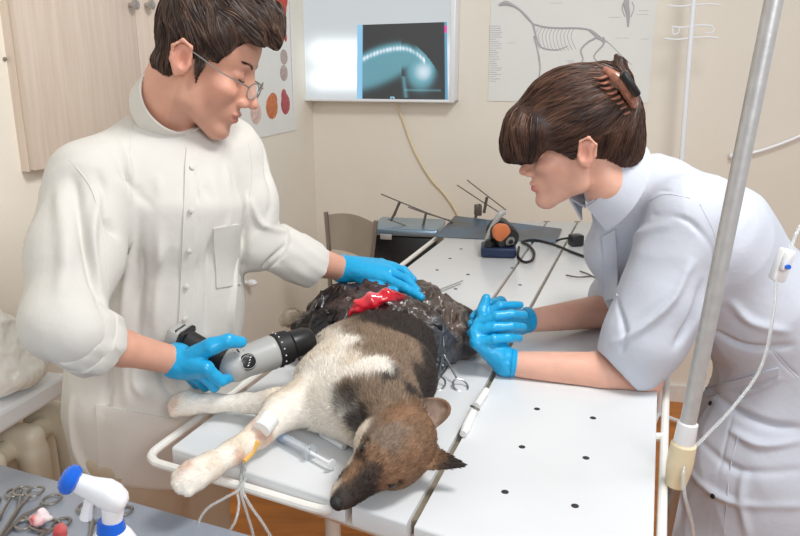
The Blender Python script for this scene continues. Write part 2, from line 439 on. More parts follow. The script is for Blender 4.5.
# window sill, radiator, plastic bag
SZ = .85
a0, b0, _ = ab(Z(62, 372, SZ)); sill_w = ab(Z(35, 392, SZ))[0]
struct(rbox(MB(), (0, sill_w), (b0, 3.4), (SZ-.045, SZ), .008), 'trim_1', M['wpl'])
rad = thing('radiator', 'cream cast iron radiator of upright columns under the white window sill', 'radiator', Wp(.1, b0+.3, 0))
def rbx(c, h, r):
    c = np.array(c); h = np.array(h)-r
    return lambda p: np.linalg.norm(np.maximum(np.abs(p-c)-h, 0), axis=1)+np.minimum((np.abs(p-c)-h).max(1), 0)-r
frs = lambda p: smax(rbx((0, 0, .305), (.068, .026, .305), .024)(p), -rbx((.0, 0, .305), (.021, .2, .235), .020)(p), .014)
frs2 = lambda p: smin(frs(p), smin(rbx((.045, 0, .305), (.022, .030, .26), .020)(p), rbx((-.045, 0, .305), (.022, .030, .26), .020)(p), .006), .01)
RV, RF = surf(frs2, (-.12, -.04, -.01), (.12, .04, .63), .0055)
for i in range(8):
    mesh_obj('radiator_section', RV@RM.T+Wp(.150, b0+.0+i*.112, .165), RF, M['radiator'], rad)
for z in (.215, .725): MB().tube([Wp(.15, b0-.03, z), Wp(.15, b0+.82, z)], .024, 12).build('manifold_pipe', M['radiator'], rad)
for b in (b0+.0, b0+.672): rbox(MB(), (.09, .21), (b-.015, b+.015), (0, .20)).build('foot', M['radiator'], rad)
c = Z(-8, 352, SZ+.09)
fb = lambda p: union([ell(c, (.06, .075, .088)), ell(c+(.015, .02, -.045), (.075, .085, .045))], .03)(p)+.012*np.abs(fbm(p, 22, 3, 4))-.004
V, F = surf(fb, c-.17, c+.17, .004)
V[:, 2] = np.maximum(V[:, 2], SZ+.001)
M['bag'] = mat('bag_film', (240, 238, 230), .25, bump=.4, bscale=60, spec=.6)
tag(mesh_obj('plastic_bag', V, F, M['bag']), 'crumpled white plastic bag standing on the window sill', 'bag')

# wall cupboard
P1 = onleft(10, 0, .04); P2 = onleft(138.5, 80, .04); zb = onleft(36, 172, .04)[2]
bL = ab(onleft(36, 172, .04))[1]; bM = ab(onleft(138.5, 50, .04))[1]; w = bL-bM; zt = 2.28
cup = thing('wall_cupboard', 'pale wood-grain wall cupboard with two doors hanging behind the man', 'cupboard', Wp(0, bM, zb))
rbox(MB(), (0, .022), (bM-w, bL), (zb, zt)).build('carcass', M['wood'], cup, smooth=False)
for s, hpx in ((1, 129), (-1, 145)):
    d = rbox(MB(), (.022, .04), (bM+s*.0015, bM+s*(w-.001)), (zb+.003, zt-.003), .002).build('door', M['wood'], cup)
    h = onleft(hpx, 5, .04); MB().lathe(h, ER, [(0, .006), (.012, .006), (.016, .013), (.026, .013), (.03, .006)], 16).build('knob', M['steel'], d)
tag(MB().ball(onleft(5, 59, .003), .005, 8).build('wall_peg', M['dsteel']), 'tiny grey screw head in the wall left of the cupboard', 'screw')

# light box with film
q0, q1 = onback(300, 102, .11), onback(454, 102, .11)
A0, _, zl = ab(q0); A1 = ab(q1)[0]; zl = ab(onback(380, 102, .11))[2]; zh = zl+.56
lb = thing('light_box', 'white wall light box for viewing x-rays, switched on', 'light box', Wp((A0+A1)/2, .05, zl))
mb = MB(); t = .016
for a in ((A0, A0+t), (A1-t*1.4, A1)): rbox(mb, a, (0, .11), (zl, zh), .004)
for z in ((zl, zl+t*.8), (zh-t, zh)): rbox(mb, (A0, A1), (0, .108), z, .004)
mb.build('frame', M['wpl'], lb)
n = 40; V = []; C = []
aa0, aa1, zz0, zz1 = A0+t, A1-t, zl+t*.8, zh-t
gx = np.linspace(0, 1, n); X, Y = np.meshgrid(gx, gx)
P = np.array([Wp(aa0+(aa1-aa0)*x, .085, zz0+(zz1-zz0)*y) for x, y in zip(X.ravel(), Y.ravel())])
hgt = (P[:, 2]-zz0)
tubes = np.exp(-((hgt-.085)/.045)**2)+np.exp(-((hgt-.205)/.05)**2)
xx = X.ravel(); env = np.clip((xx-.0)/.12, .25, 1)*np.clip(1.35-xx*1.2, .2, 1)
g = .58+.9*tubes*env+.1*np.exp(-((hgt-.15)/.1)**2)
C = np.stack([g*.93, g*1.0, g*1.03], 1)
F = [(j*n+i, j*n+i+1, (j+1)*n+i+1, (j+1)*n+i) for j in range(n-1) for i in range(n-1)]
def emat(name, st, rough=.2):
    m = bpy.data.materials.new(name); m.use_nodes = True; nt = m.node_tree; b = nt.nodes['Principled BSDF']
    a = nt.nodes.new('ShaderNodeAttribute'); a.attribute_name = 'Col'
    nt.links.new(a.outputs['Color'], b.inputs['Emission Color']); b.inputs['Emission Strength'].default_value = st
    b.inputs['Base Color'].default_value = (.05, .05, .05, 1); b.inputs['Roughness'].default_value = rough; return m
mesh_obj('screen', P, F, emat('lit_screen', 1.0), lb, cols=C)
def onlb(px, py, off=.088): return onback(px, py, off)
cor = [onlb(357.5, 25), onlb(447, 22), onlb(448, 101), onlb(357, 101)]
nx, ny = 90, 80; P = []; C = []
for j in range(ny):
    for i in range(nx):
        u, v = i/(nx-1), j/(ny-1); p = (cor[0]*(1-u)+cor[1]*u)*(1-v)+(cor[3]*(1-u)+cor[2]*u)*v; P.append(p-EF*.003)
        x, y = 357+u*90, 24+v*77                              # film pattern in film units
        top = 43+((x-402)/44)**2*13 if x < 402 else 43+((x-402)/30)**2*22
        bot = 90-((x-357)/40)**1.5*14 if x < 402 else 70+0*x
        body = 1/(1+math.exp(-(y-top)/1.2))*1/(1+math.exp(-((bot if x < 402 else 93)-y)/2.0))*(1/(1+math.exp((x-433)/1.2)))
        h = math.hypot((x-421)/14, (y-68)/21); hau = 1/(1+math.exp((h-1)*9))
        if x > 402: body = max(hau*(y > top-2), 1/(1+math.exp((math.hypot((x-405)/12, (y-56)/12)-1)*9))*1/(1+math.exp(-(y-top)/1.2)))
        spine = math.exp(-((y-top-5)/2.6)**2)*(.6+.4*(math.sin(x*1.9) > 0))*(x < 425)
        leg = math.exp(-((x-404-(y-78)*.12)/1.8)**2)*(76 < y < 98)+.8*math.exp(-((y-90-(x-415)*.02)/.9)**2)*(405 < x < 440)
        br = body*(.42+.45*spine+.35*math.exp(-((x-424)**2+(y-72)**2)/90))+.3*leg
        c = np.array((.012, .016, .02))+br*np.array((.22, .70, .85))+max(0, br-.5)*np.array((1.6, .7, .6))
        if x < 363: c = np.array((.25, .55, .80))
        if x > 444: c = np.array((.10, .32, .5))
        if x > 444 and 27 < y < 34: c = np.array((.75, .05, .35))
        if 391 < x < 395 and y > 97: c = np.array((.3, .7, .9)) if not (392 < x < 394 and y > 98) else np.array((.02, .03, .03))
        C.append(c)
F = [(j*nx+i, (j+1)*nx+i, (j+1)*nx+i+1, j*nx+i+1) for j in range(ny-1) for i in range(nx-1)]
film = mesh_obj('x_ray_film', P, F, emat('film', 1.0, .25), cols=np.array(C))
tag(film, 'x-ray film of an animal\'s curved back and hips clipped on the light box', 'x-ray')
mb = MB(); mb.tube([onback(x, y, .012) for x, y in ((395, 102), (402, 118), (414, 150), (430, 178), (445, 195), (458, 216), (462, 240))], .005, 8, 6)
tag(mb.build('power_cable', M['creampl']), 'thin cream cable running down the wall from the light box', 'cable')

# skeleton poster
pc = [onback(488, 99, .004), onback(648, 105, .004)]
a0, _, _ = ab(pc[0]); a1, _, _ = ab(pc[1]); z0 = (pc[0][2]+pc[1][2])/2; z1 = z0+.62
ps = rbox(MB(), (a0, a1), (.001, .005), (z0, z1)).build('skeleton_poster', M['paper'], smooth=False)
tag(ps, 'white anatomy poster of a dog skeleton on the far wall', 'poster')
M['ink'] = mat('bone_ink', (186, 184, 188), .8); M['ink2'] = mat('text_ink', (212, 213, 217), .8)
mb = MB(); mb.fl = 1
def ln(pts, r, sm=4):
    r = [q*.55 for q in r] if hasattr(r, '__len__') else r*.55
    mb.tube([onback(x, y, .0052) for x, y in pts], r, 6, sm)
ln([(499, 5), (506, 3), (514, 6), (520, 10), (527, 17), (533, 24)], [.012, .02, .012, .009, .011, .008])
ln([(533, 24), (545, 27), (560, 28), (575, 28), (590, 30), (600, 37)], .008)
ln([(600, 37), (610, 44), (620, 54), (632, 65)], [.005, .003, .002])
for i in range(11):
    x = 538+i*3.6; ln([(x, 28), (x-3, 36), (x-1, 44+3*math.sin(i*.35)), (x+2, 49+2*math.sin(i*.3))], .0022)
ln([(533, 24), (536, 36), (541, 47), (556, 50), (568, 46)], [.009, .006, .006, .004])
ln([(534, 36), (537, 48), (539, 58), (540, 70), (538, 82)], [.008, .006, .008, .006, .005])
ln([(590, 30), (596, 37), (588, 42), (581, 50), (583, 60), (577, 66)], [.012, .009, .008, .006, .004])
ln([(596, 37), (604, 43), (594, 56), (600, 64)], [.010, .008, .006, .004])
ln([(603, 37), (606, 42)], .006)
ln([(628, -6), (626, 4), (628, 14), (628, 27)], [.012, .024, .016, .007])
for s in (-1, 1): ln([(628+s*4, 2), (628+s*6, 8), (628+s*3, 17)], .004)
mb.build('skeleton_drawing', M['ink'], ps)
mb = MB()
for i in range(26):
    y = 26+i*2.2; p, q = onback(489.5, y, .0055), onback(489.5+random.uniform(6, 13), y, .0055); mb.tube([p, q], .0018, 4)
for i in range(14):
    x, y = random.choice(((545, 8), (560, 12), (612, 40), (636, 35), (604, 22), (570, 62), (512, 40), (640, 12), (548, 68), (616, 72))); x += random.uniform(-5, 5); y += random.uniform(-5, 5)
    mb.tube([onback(x, y, .0055), onback(x+random.uniform(6, 14), y, .0055)], .0012, 4)
mb.build('caption_text', M['ink2'], ps)['kind'] = 'stuff'

# heart chart on the left wall
h0, h1 = onleft(296, 130, .004), onleft(240, 142, .004)
b0h, b1h = ab(h0)[1], ab(h1)[1]; zc = h0[2]
hc = rbox(MB(), (.001, .005), (b0h, b1h), (zc, zc+.85)).build('heart_chart', M['paper'], smooth=False)
tag(hc, 'white medical chart of coloured hearts on the wall behind the man', 'chart')
def blob(name, pts, col):
    mb = MB()
    for (x, y, rx, rz) in pts: mb.ball(onleft(x, y, .0055), (.0015, rx, rz), 12, R=RM)
    mb.build(name, mat(name+'_ink', col, .7, var=.3, vscale=60), hc)
blob('orange_heart', [(272, 107, .06, .05), (273, 100, .045, .03)], (222, 130, 80))
blob('red_heart', [(285.5, 104, .05, .045), (284, 96, .03, .03)], (196, 92, 96))
blob('small_heart', [(281, 8, .06, .05), (284, -3, .04, .05)], (214, 82, 62))
blob('grey_organ', [(284, 57, .04, .032), (284, 73, .042, .034)], (200, 178, 170))
blob('red_organ', [(285.5, 37, .015, .02)], (196, 60, 52))
blob('pink_panel', [(256, 113, .05, .045)], (238, 205, 196)); blob('pink_margin', [(291, 50, .003, .28)], (232, 200, 194))

# white knob on the wall behind the man
mb = MB(); c = onleft(252, 283, .03); mb.ball(c, (.022, .016, .015), 12, R=RM); mb.tube([c, c-ER*.03], .008, 8)
tag(mb.build('wall_knob', M['wpl']), 'small white knob on the wall behind the man', 'knob')

# ---------------------------------------------------------------- operating table
TZ = .90; TH = .035
def TZp(x, y, z=TZ): return Z(x, y, z)
def Lx(y): return 443+(240-y)/.764
def Ax(y): return 424-.702*(y-397)
def Bx(y): return 410-.553*(y-525)
def Rx(y): return 656-.0375*(y-376)
def lineX(f, y0, m):                 # meets the near edge line y = 447+.327(x-172)
    y = y0
    for _ in range(30): y = 447+m*(f(y)-172)
    return f(y), y
nearA = lineX(Ax, 500, .327); nearB = lineX(Bx, 520, .327); nearR = (652, 447+.327*(652-172))
FY = 222
tb = thing('operating_table', 'white enamel operating table of three perforated panels with tube rails', 'operating table', (.12, 1.6, 0))
panels = [[(172, 447), (nearA[0]-3.5, nearA[1]-1.2), (Ax(FY)-.9, FY), (Lx(FY), FY)],
          [(nearA[0]+3.5, nearA[1]+1.2), (nearB[0]-3.5, nearB[1]-1.2), (Bx(FY)-.9, FY), (Ax(FY)+.9, FY)],
          [(nearB[0]+4, nearB[1]+1.2), nearR, (Rx(FY), FY), (Bx(FY)+.9, FY)]]
holes = [[(461, 249), (450, 258.5), (437, 270), (422, 283.6), (468, 274.5), (455.6, 289), (484, 250)], [(520, 285), (512, 268)],
         [(537, 409), (593, 418), (522, 447), (586, 458), (505, 492), (575, 506), (600, 268), (560, 330), (604, 382), (548, 380)]]
for pl, hs in zip(panels, holes):
    o = MB().slab([TZp(*p) for p in pl], TZ-TH, TZ, .004).build('table_panel', M['tabletop'], tb, auto=50)
    for h in hs: MB().lathe(TZp(*h)-(0, 0, .0005), (0, 0, 1), [(0, .0052), (.0009, .0056), (.0012, .005)], 12).build('drain_hole', M['hole'], o)
for fx, nr in ((Ax, nearA), (Bx, nearB)):
    mb = MB()
    p, q = TZp(nr[0], nr[1]-2, TZ-.012), TZp(fx(FY), FY, TZ-.012); mb.tube([p, q], .009, 4, flat=(0, 0, 1)) if 0 else mb.slab([p+(-.012, 0, 0), p+(.012, 0, 0), q+(.012, 0, 0), q+(-.012, 0, 0)], TZ-.03, TZ-.008, .001)
    mb.build('hinge_strip', M['gap'], tb)
# frame under the panels
def inset(p, c, t): p = p.copy(); d = c-p; d[2] = 0; return p+d/np.linalg.norm(d)*t
corn = [TZp(172, 447), TZp(nearB[0], nearB[1]), TZp(Rx(FY), FY), TZp(Lx(FY), FY)]
cR = TZp(*nearR); cen = sum(corn)/4
fr = [inset(p, cen, .05) for p in (corn[0], cR, corn[2], corn[3])]
mb = MB()
for i in range(4):
    a, b = fr[i].copy(), fr[(i+1) % 4].copy(); a[2] = b[2] = TZ-TH-.02; mb.tube([a, b], .02, 4)
mb.build('apron', M['rail'], tb)
for i, p in enumerate(fr):
    q = inset(p, cen, .34 if i == 0 else .10); foot = q.copy(); foot[2] = .015; q[2] = TZ-TH-.01
    MB().tube([q, foot], .017, 12).lathe(foot-(0, 0, .015), (0, 0, 1), [(0, .024), (.012, .024), (.02, .018)], 14).build('leg', M['rail'], tb)
mb = MB(); g = [inset(p, cen, .34 if i == 0 else .10) for i, p in enumerate(fr)]
for a, b in ((g[0], g[3]), (g[1], g[2]), ((g[0]+g[3])/2, (g[1]+g[2])/2)):
    a = a.copy(); b = b.copy(); a[2] = b[2] = .25; mb.tube([a, b], .013, 8)
a = TZp(352, 500, TZ-.05); b = TZp(410, 560, TZ-.15); mb.tube([a, b], .012, 10)
mb.build('cross_brace', M['rail'], tb)
rz = TZ-.018
mb = MB(); mb.tube([TZp(x, y, rz) for x, y in ((444, 232), (398, 268), (300, 343), (222, 400), (198, 419), (165, 443), (153, 453), (153, 460), (166, 466), (240, 486), (318, 509), (328, 505), (332, 497))], .0075, 10, 5)
mb.build('side_rail', M['rail'], tb)
mb = MB(); mb.tube([TZp(x, y, rz) for x, y in ((668, 300), (667, 365), (664, 450), (661, 560))], .007, 10, 3)
for y in (437, 330): mb.tube([TZp(643, y, TZ-.022), TZp(665, y, rz)], .008, 8)
mb.build('side_rail', M['rail'], tb)

# ---------------------------------------------------------------- steel instrument table at the near left
IZ = .85
E0, E1 = Z(0, 464, IZ), Z(255, 536, IZ); d = (E1-E0)/np.linalg.norm(E1-E0); nn = np.array((-d[1], d[0], 0))
n_in = -nn if nn[1] > 0 else nn
A = E0-d*.05; B = E0+d*.62; corners = [A+n_in*.6, B+n_in*.6, B, A]
it = thing('instrument_table', 'grey steel instrument table holding scissors and a spray bottle', 'instrument table', (*((A+B)/2+n_in*.3)[:2], 0))
MB().slab(corners, IZ-.02, IZ, .003).build('tabletop', M['traysteel'], it, auto=50)
cc = sum(corners)/4
for p in corners:
    q = inset(p, cc, .06); q[2] = IZ-.02; f = q.copy(); f[2] = 0; MB().tube([q, f], .014, 10).build('leg', M['dsteel'], it)

def forceps(name, label, tip, piv, r1, r2, rr, group=None, m='dsteel', w=.0022, nrm=(0, 0, 1)):
    tip, piv, r1, r2 = [np.asarray(v, float) for v in (tip, piv, r1, r2)]
    t = thing(name, label, 'scissors' if 'scissor' in name else 'forceps', piv, group)
    for k, (rcen, off) in enumerate(((r1, .0011), (r2, -.0011))):
        o = np.asarray(nrm)*off; mb = MB(); ax = rcen-piv; L = np.linalg.norm(ax); ax /= L
        side = np.cross(nrm, ax); side /= np.linalg.norm(side); end = rcen-ax*rr
        td = (tip-piv)/np.linalg.norm(tip-piv)
        mb.tube([tip+o, (tip+piv)/2+o+side*.001, piv+o, piv+ax*L*.35+o, end+o], [w*.5, w*1.0, w*1.5, w*1.0, w], 8, 4)
        u, v = ax, side
        mb.tube([rcen+o+rr*(math.cos(a)*u*1.15+math.sin(a)*v) for a in np.linspace(0, 2*math.pi, 22)[:-1]], w, 8, closed=True)
        if k == 0: mb.lathe(piv-np.asarray(nrm)*.003, nrm, [(0, w*1.3), (.006, w*1.3)], 10)
        mb.build('arm', M[m], t)
    return t
iz = IZ+.004
def I(x, y, z=iz): return Z(x, y, z)
forceps('surgical_scissors', 'dark scissors lying leftmost on the steel instrument table', I(-20, 545), I(0, 517), I(14, 493), I(-8, 500), .011)
forceps('surgical_scissors', 'scissors with the uppermost ring, second from left on the steel table', I(-14, 560, iz+.005), I(18, 510, iz+.005), I(35, 492, iz+.005), I(22, 490, iz+.005), .012)
forceps('forceps', 'long forceps whose ring points at the blue spray nozzle', I(-20, 560, iz), I(22, 518, iz), I(52, 500, iz), I(50, 524, iz), .0125)
forceps('forceps', 'forceps lying under the two blood-stained swabs', I(10, 560), I(44, 534), I(24, 525), I(62, 522), .011)
forceps('forceps', 'forceps standing out behind the spray bottle', I(88, 556), I(93, 523), I(86, 508), I(124, 510), .011)
def lump(name, label, cat, c, r, seeds, m, noise=.006, h=.002, sc=70):
    f = lambda p: ell(c, r)(p)+noise*fbm(p, sc, 3, 2)
    V, F = surf(f, np.asarray(c)-np.array(r)*1.5, np.asarray(c)+np.array(r)*1.5, h)
    return tag(mesh_obj(name, V, F, m, cols=colour_seeds(V, seeds, .006, 220, 80)), label, cat)
M['swab'] = mat('swab', (240, 235, 230), .7, attr=True, bump=.3, bscale=150)
c = I(40, 518, iz+.012); lump('cotton_swab', 'white cotton swab with a bright blood spot on the steel table', 'swab', c, (.013, .011, .009), [(c+(.004, .005, .004), (240, 232, 232)), (c+(-.004, -.007, .004), (215, 40, 50), .8), (c+(0, .0, .01), (240, 225, 225))], M['swab'])
c = I(62, 530, iz+.012); lump('cotton_swab', 'blood-soaked red cotton swab beside the spray bottle', 'swab', c, (.011, .011, .009), [(c, (206, 84, 84)), (c+(0, -.005, .005), (190, 50, 56)), (c+(.004, .004, .006), (225, 150, 145))], M['swab'])

# spray bottle
SY = .70; sp = U(112, 536, SY)
sb = thing('spray_bottle', 'white spray bottle with blue nozzle cap and collar on the steel table', 'spray bottle', (sp[0], sp[1], IZ))
b0 = np.array((sp[0], sp[1], IZ)); top = U(112, 520, SY)[2]; H = top-IZ
MB().lathe(b0, (0, 0, 1), [(.001, .03), (.006, .036), (H*.25, .037), (H*.6, .036), (H*.78, .030), (H*.9, .02), (H*.94, .014), (H*.96, .012)], 28).build('bottle', M['wpl'], sb)
MB().lathe((b0[0], b0[1], IZ+H*.88), (0, 0, 1), [(0, .0165), (.014, .0145), (.021, .0135), (.022, .011)], 28).build('collar', M['bpl'], sb)
hd = MB(); c0 = U(112, 519, SY)
hd.tube([c0-(0, 0, .004), U(113, 503, SY)], [.0105, .0125], 16)
n0, n1, n2 = U(78, 482, SY), U(98, 489, SY), U(124, 500, SY)
ax = (n2-n0)/np.linalg.norm(n2-n0); lat = np.array((0, 1., 0)); upv = np.cross(lat, ax); upv = -upv if upv[2] < 0 else upv
prof = [(0, .0085, .009, 0), (.25, .0095, .0105, 0), (.55, .0125, .0135, .001), (.75, .0135, .0125, 0), (.93, .012, .009, -.002), (1.0, .007, .0045, -.003)]
L = np.linalg.norm(n2-n0)+.004; V = []; Fs = []
for (t, w_, h_, o_) in prof:
    for (a, b) in ((-1, -.8), (-.8, -1), (.8, -1), (1, -.8), (1, .35), (.5, 1), (-.5, 1), (-1, .35)): V.append(n0+ax*L*t+lat*a*w_+upv*(b*h_+o_))
k = 8
for i in range(len(prof)-1): Fs += [(i*k+j, i*k+(j+1) % k, (i+1)*k+(j+1) % k, (i+1)*k+j) for j in range(k)]
Fs += [tuple(range(k-1, -1, -1)), tuple(range((len(prof)-1)*k, len(prof)*k))]
hd.add(V, Fs); hd.build('spray_head', M['wpl'], sb, auto=55)
nz = U(76, 482, SY); MB().lathe(nz, -ax*1+np.array((0, -.1, .12)), [(-.003, .008), (.0, .014), (.005, .0165), (.010, .0155), (.014, .012), (.0165, .006)], 26).build('nozzle_cap', M['bpl'], sb)
MB().tube([U(91, 495, SY), U(88, 507, SY), U(86, 518, SY)], [.006, .0055, .007], 10, 3).build('trigger', M['wpl'], sb)

# ---------------------------------------------------------------- drip pole at the near right
pt, pb = U(782, -40, 1.0), U(687, 428, 1.0); dr = (pb-pt)/np.linalg.norm(pb-pt)
ip = thing('drip_pole', 'grey galvanised drip pole clamped beside the table in front of the woman', 'drip stand', (*(pb+dr*(pb[2]/-dr[2]))[:2], 0))
MB().tube([pt-dr*.25, pb+dr*.03], .0118, 20).build('pole', M['pole'], ip)
MB().lathe(pb-dr*.01, dr, [(0, .0125), (.002, .0148), (.032, .0155), (.036, .0145)], 20).build('plastic_sleeve', M['wpl'], ip)
MB().lathe(pb+dr*.024, dr, [(0, .016), (.003, .0185), (.03, .0195), (.05, .018), (.072, .0145), (.074, .010)], 20).build('cream_bushing', M['creampl'], ip)
ft = pb+dr*((pb[2]-.04)/-dr[2]); MB().tube([pb+dr*.08, ft], .0095, 14).build('lower_rod', M['dsteel'], ip)
mb = MB()
for k in range(4):
    a = k*math.pi/2+.4; e = ft+np.array((math.cos(a)*.24, math.sin(a)*.24, -.028)); mb.tube([ft, ft*.4+e*.6+(0, 0, .01), e], .009, 8, 4)
mb.build('base_foot', M['dsteel'], ip)

# white drip stand against the far wall
ws = onback(689, 60, .25); wb_, wt_ = onback(676, 240, .25), onback(697, -40, .25); wd = (wt_-wb_)/np.linalg.norm(wt_-wb_)
base = np.array((wb_[0], wb_[1], 0)); d2 = thing('drip_stand', 'thin white drip stand with wire hooks by the far wall', 'drip stand', base)
MB().tube([base+(0, 0, .03), onback(682, 155, .25), onback(689, 60, .25), onback(697, -40, .25)], .010, 12).build('pole', M['wpl'], d2)
for y, w_ in ((5, 26), (26, 20), (38, 27)):
    mb = MB(); cx = 694-.077*y
    mb.tube([onback(cx-w_, y+.5, .25), onback(cx-w_*.5, y+1.5, .25), onback(cx, y, .25), onback(cx+w_*.6, y-1, .25), onback(cx+w_, y, .25)], .0035, 8, 3)
    mb.build('hook_arm', M['wpl'], d2)
MB().tube([onback(673, 27, .25), onback(673, 34, .25), onback(678, 33, .25), onback(680, 27, .25)], .003, 6, 4).build('hook', M['wpl'], d2)
MB().tube([onback(703, 26, .25), onback(712, 26, .25), onback(713, 32, .25), onback(706, 33, .25)], .003, 6, 4).build('hook', M['wpl'], d2)
mb = MB()
for k in range(4):
    a = k*math.pi/2+PSI+.78; mb.tube([base+(0, 0, .04), base+(math.cos(a)*.18, math.sin(a)*.18, .012)], .009, 8)
mb.build('base_foot', M['wpl'], d2)
# white hose on the wall
mb = MB(); mb.tube([onback(x, y, .03) for x, y in ((736, 156), (752, 153), (775, 146), (800, 136), (835, 120))], .007, 8, 4); mb.lathe(onback(737, 156, .03), ER, [(-.03, .012), (.0, .012), (.01, .008)], 12)
tag(mb.build('wall_hose', M['wpl']), 'white hose end sticking out along the wall at the right', 'hose')

# ---------------------------------------------------------------- things at the far end of the table
def quadslab(pts, t=.0015):
    P = [np.asarray(p, float) for p in pts]; V = P+[p+np.array((0, 0, t)) for p in P]
    return MB().add(V, [(3, 2, 1, 0), (4, 5, 6, 7), (0, 1, 5, 4), (1, 2, 6, 5), (2, 3, 7, 6), (3, 0, 4, 7)])
M['film'] = mat('film_sheet', (66, 64, 62), .3, spec=.35, vcol=(62, 100, 130), vscale=5)  # blue patches stand in for reflections, painted into the sheet colour
P = [Z(435, 237, TZ+.001), Z(556, 243, TZ+.001), Z(562, 229, TZ+.004), Z(455, 216, TZ+.012)]
tag(quadslab(P).build('film_sheet', M['film'], smooth=False), 'dark glossy film sheet lying across the far end of the table', 'film sheet')

# small motor on a navy base
gm = thing('bench_motor', 'small black electric motor with orange cap on a navy base', 'motor', Z(498, 262, TZ))
c = Z(499, 256, TZ+.001); s_ = 1/ (740/2.3)
bx = MB(); bx.box(c+(0, .02, .017), (.115, .10, .034), rz=-.12, bev=.008); bx.build('base', M['navy'], gm)
hc_ = U(509, 240, c[1]-.02); ax = np.array((.35, -.85, -.25)); ax /= np.linalg.norm(ax)
MB().lathe(hc_-ax*.10, ax, [(0, .02), (.008, .036), (.02, .043), (.085, .043), (.1, .037), (.106, .02)], 26).build('motor_housing', M['black'], gm)
MB().lathe(hc_+ax*.004, ax, [(0, .016), (.006, .016), (.008, .010)], 18).build('hub', M['dsteel'], gm)
MB().lathe(hc_+ax*.01, ax, [(0, .008), (.006, .007)], 14).build('spindle', M['black'], gm)
MB().lathe(U(501, 232, c[1]-.03), ax, [(-.02, .022), (.0, .03), (.012, .028), (.016, .015)], 20).build('orange_cap', M['orange'], gm)
MB().tube([U(487, 245, c[1]+.01), U(490, 232, c[1]+.02), U(499, 216, c[1]+.02), U(503, 212, c[1]+.03)], [.011, .009, .010, .012], 10, 3).build('bracket', M['gpl'], gm)
MB().lathe(U(489, 244, c[1]-.02), (0, -1, .1), [(-.02, .014), (.0, .014), (.004, .009)], 14).build('adjusting_knob', M['black'], gm)
mb = MB(); mb.tube([Z(x, y, TZ+.006) for x, y in ((519, 247), (518, 256), (524, 262), (532, 260), (534, 252), (528, 245), (522, 242), (535, 240), (555, 245), (572, 252), (600, 262))], .0045, 8, 6)
tag(mb.build('motor_cable', M['rubber']), 'black cable looping across the table from the small motor', 'cable')
mb = MB(); mb.box(Z(576, 240, TZ+.02), (.045, .04, .04), rz=.2, bev=.005); mb.tube([Z(569, 238, TZ+.02), Z(562, 239, TZ+.015), Z(556, 241, TZ+.006)], .004, 8, 3)
tag(mb.build('power_adapter', M['black']), 'small black power adapter near the woman\'s collar', 'adapter')

# black cabinet with steel tray and wire rack
bz = U(405, 226, 2.85)[2]; a_, b_ = U(375, 226, 2.85), U(441, 240, 2.85)
cb = thing('black_cabinet', 'black equipment cabinet with a steel blue top behind the table', 'cabinet', (*(a_+b_)[:2]/2, 0))
cx, cy = (a_[0]+b_[0])/2+.0, 2.90; wdt = (b_[0]-a_[0])
MB().box((cx, cy, (bz-.03)/2), (wdt, .22, bz-.03), rz=-.2, bev=.01).build('body', M['black'], cb)
MB().box((cx, cy, bz-.014), (wdt*1.04, .235, .028), rz=-.2, bev=.006).build('top_tray', mat('bluish_steel', (150, 175, 195), .3, .7), cb)
MB().box(U(386, 236, 2.79)+(0, -.012, 0), (.045, .006, .022), rz=-.2, bev=.002).build('badge', M['gpl'], cb)
mb = MB(); ry = 2.86
for pts in (((381, 194), (398, 201), (425, 212), (453, 222)), ((388, 219), (412, 228), (438, 236)), ((408, 207), (428, 214), (452, 221))): mb.tube([U(x, y, ry) for x, y in pts], .0028, 6)
for pts in (((400, 202), (391, 221)), ((426, 213), (421, 236)), ((399, 203), (394, 216))): mb.tube([U(x, y, ry) for x, y in pts], .005, 8)
tag(mb.build('wire_rack', M['rod']), 'bent steel rod rack on top of the black cabinet', 'rack')
mb = MB(); ry = 3.0
for pts in (((457, 185), (478, 199), (502, 214)), ((467, 180), (485, 194), (506, 210))): mb.tube([U(x, y, ry) for x, y in pts], .0025, 6)
for pts in (((487, 197), (484, 213)), ((480, 204), (475, 219))): mb.tube([U(x, y, ry-.01) for x, y in pts], .006, 8)
mb.box(U(478, 210, ry), (.03, .03, .045), bev=.004)
tag(mb.build('rod_clamp', M['rod']), 'steel clamp holding two thin crossed rods on the film sheet', 'clamp')

# metal chair behind the table
ch = thing('metal_chair', 'grey-brown metal chair with a curved sheet back beyond the table', 'chair', (*U(350, 262, 2.75)[:2], 0))
M['chair'] = mat('brown_metal', (176, 166, 152), .4, .2, var=.1)
V = []; n = 14; pl = [U(326, 215, 2.8), U(376, 224, 2.62)]; plb = [U(329, 249, 2.8), U(371, 263, 2.62)]
for k in range(2):
    for i in range(n+1):
        t = i/n; bul = np.array((.0, .05, 0))*math.sin(math.pi*t)
        for e in ((pl, plb)): V.append((e[0]*(1-t)+e[1]*t)+bul+np.array((0, .004*k, 0))+(0, 0, .010*math.sin(math.pi*t) if e is pl else 0))
m2 = 2*(n+1); Fs = []
for i in range(n):
    a = 2*i; Fs += [(a, a+2, a+3, a+1), (m2+a, m2+a+1, m2+a+3, m2+a+2), (a, m2+a, m2+a+2, a+2), (a+1, a+3, m2+a+3, m2+a+1)]
MB().add(V, Fs).build('backrest', M['chair'], ch)
for e0, e1 in ((pl[0], plb[0]), (pl[1], plb[1])):
    top = e0+(0, 0, .012); low = e1.copy(); g = np.array((low[0], low[1]+.02, .0)); MB().tube([top, low, g], .009, 10).build('rear_leg', M['dsteel'], ch)
s0 = np.array((*(plb[0]+plb[1])[:2]/2, .46))+np.array((.02, .22, 0)); MB().box(s0, (.24, .36, .03), rz=-.9, bev=.01).build('seat', M['chair'], ch)
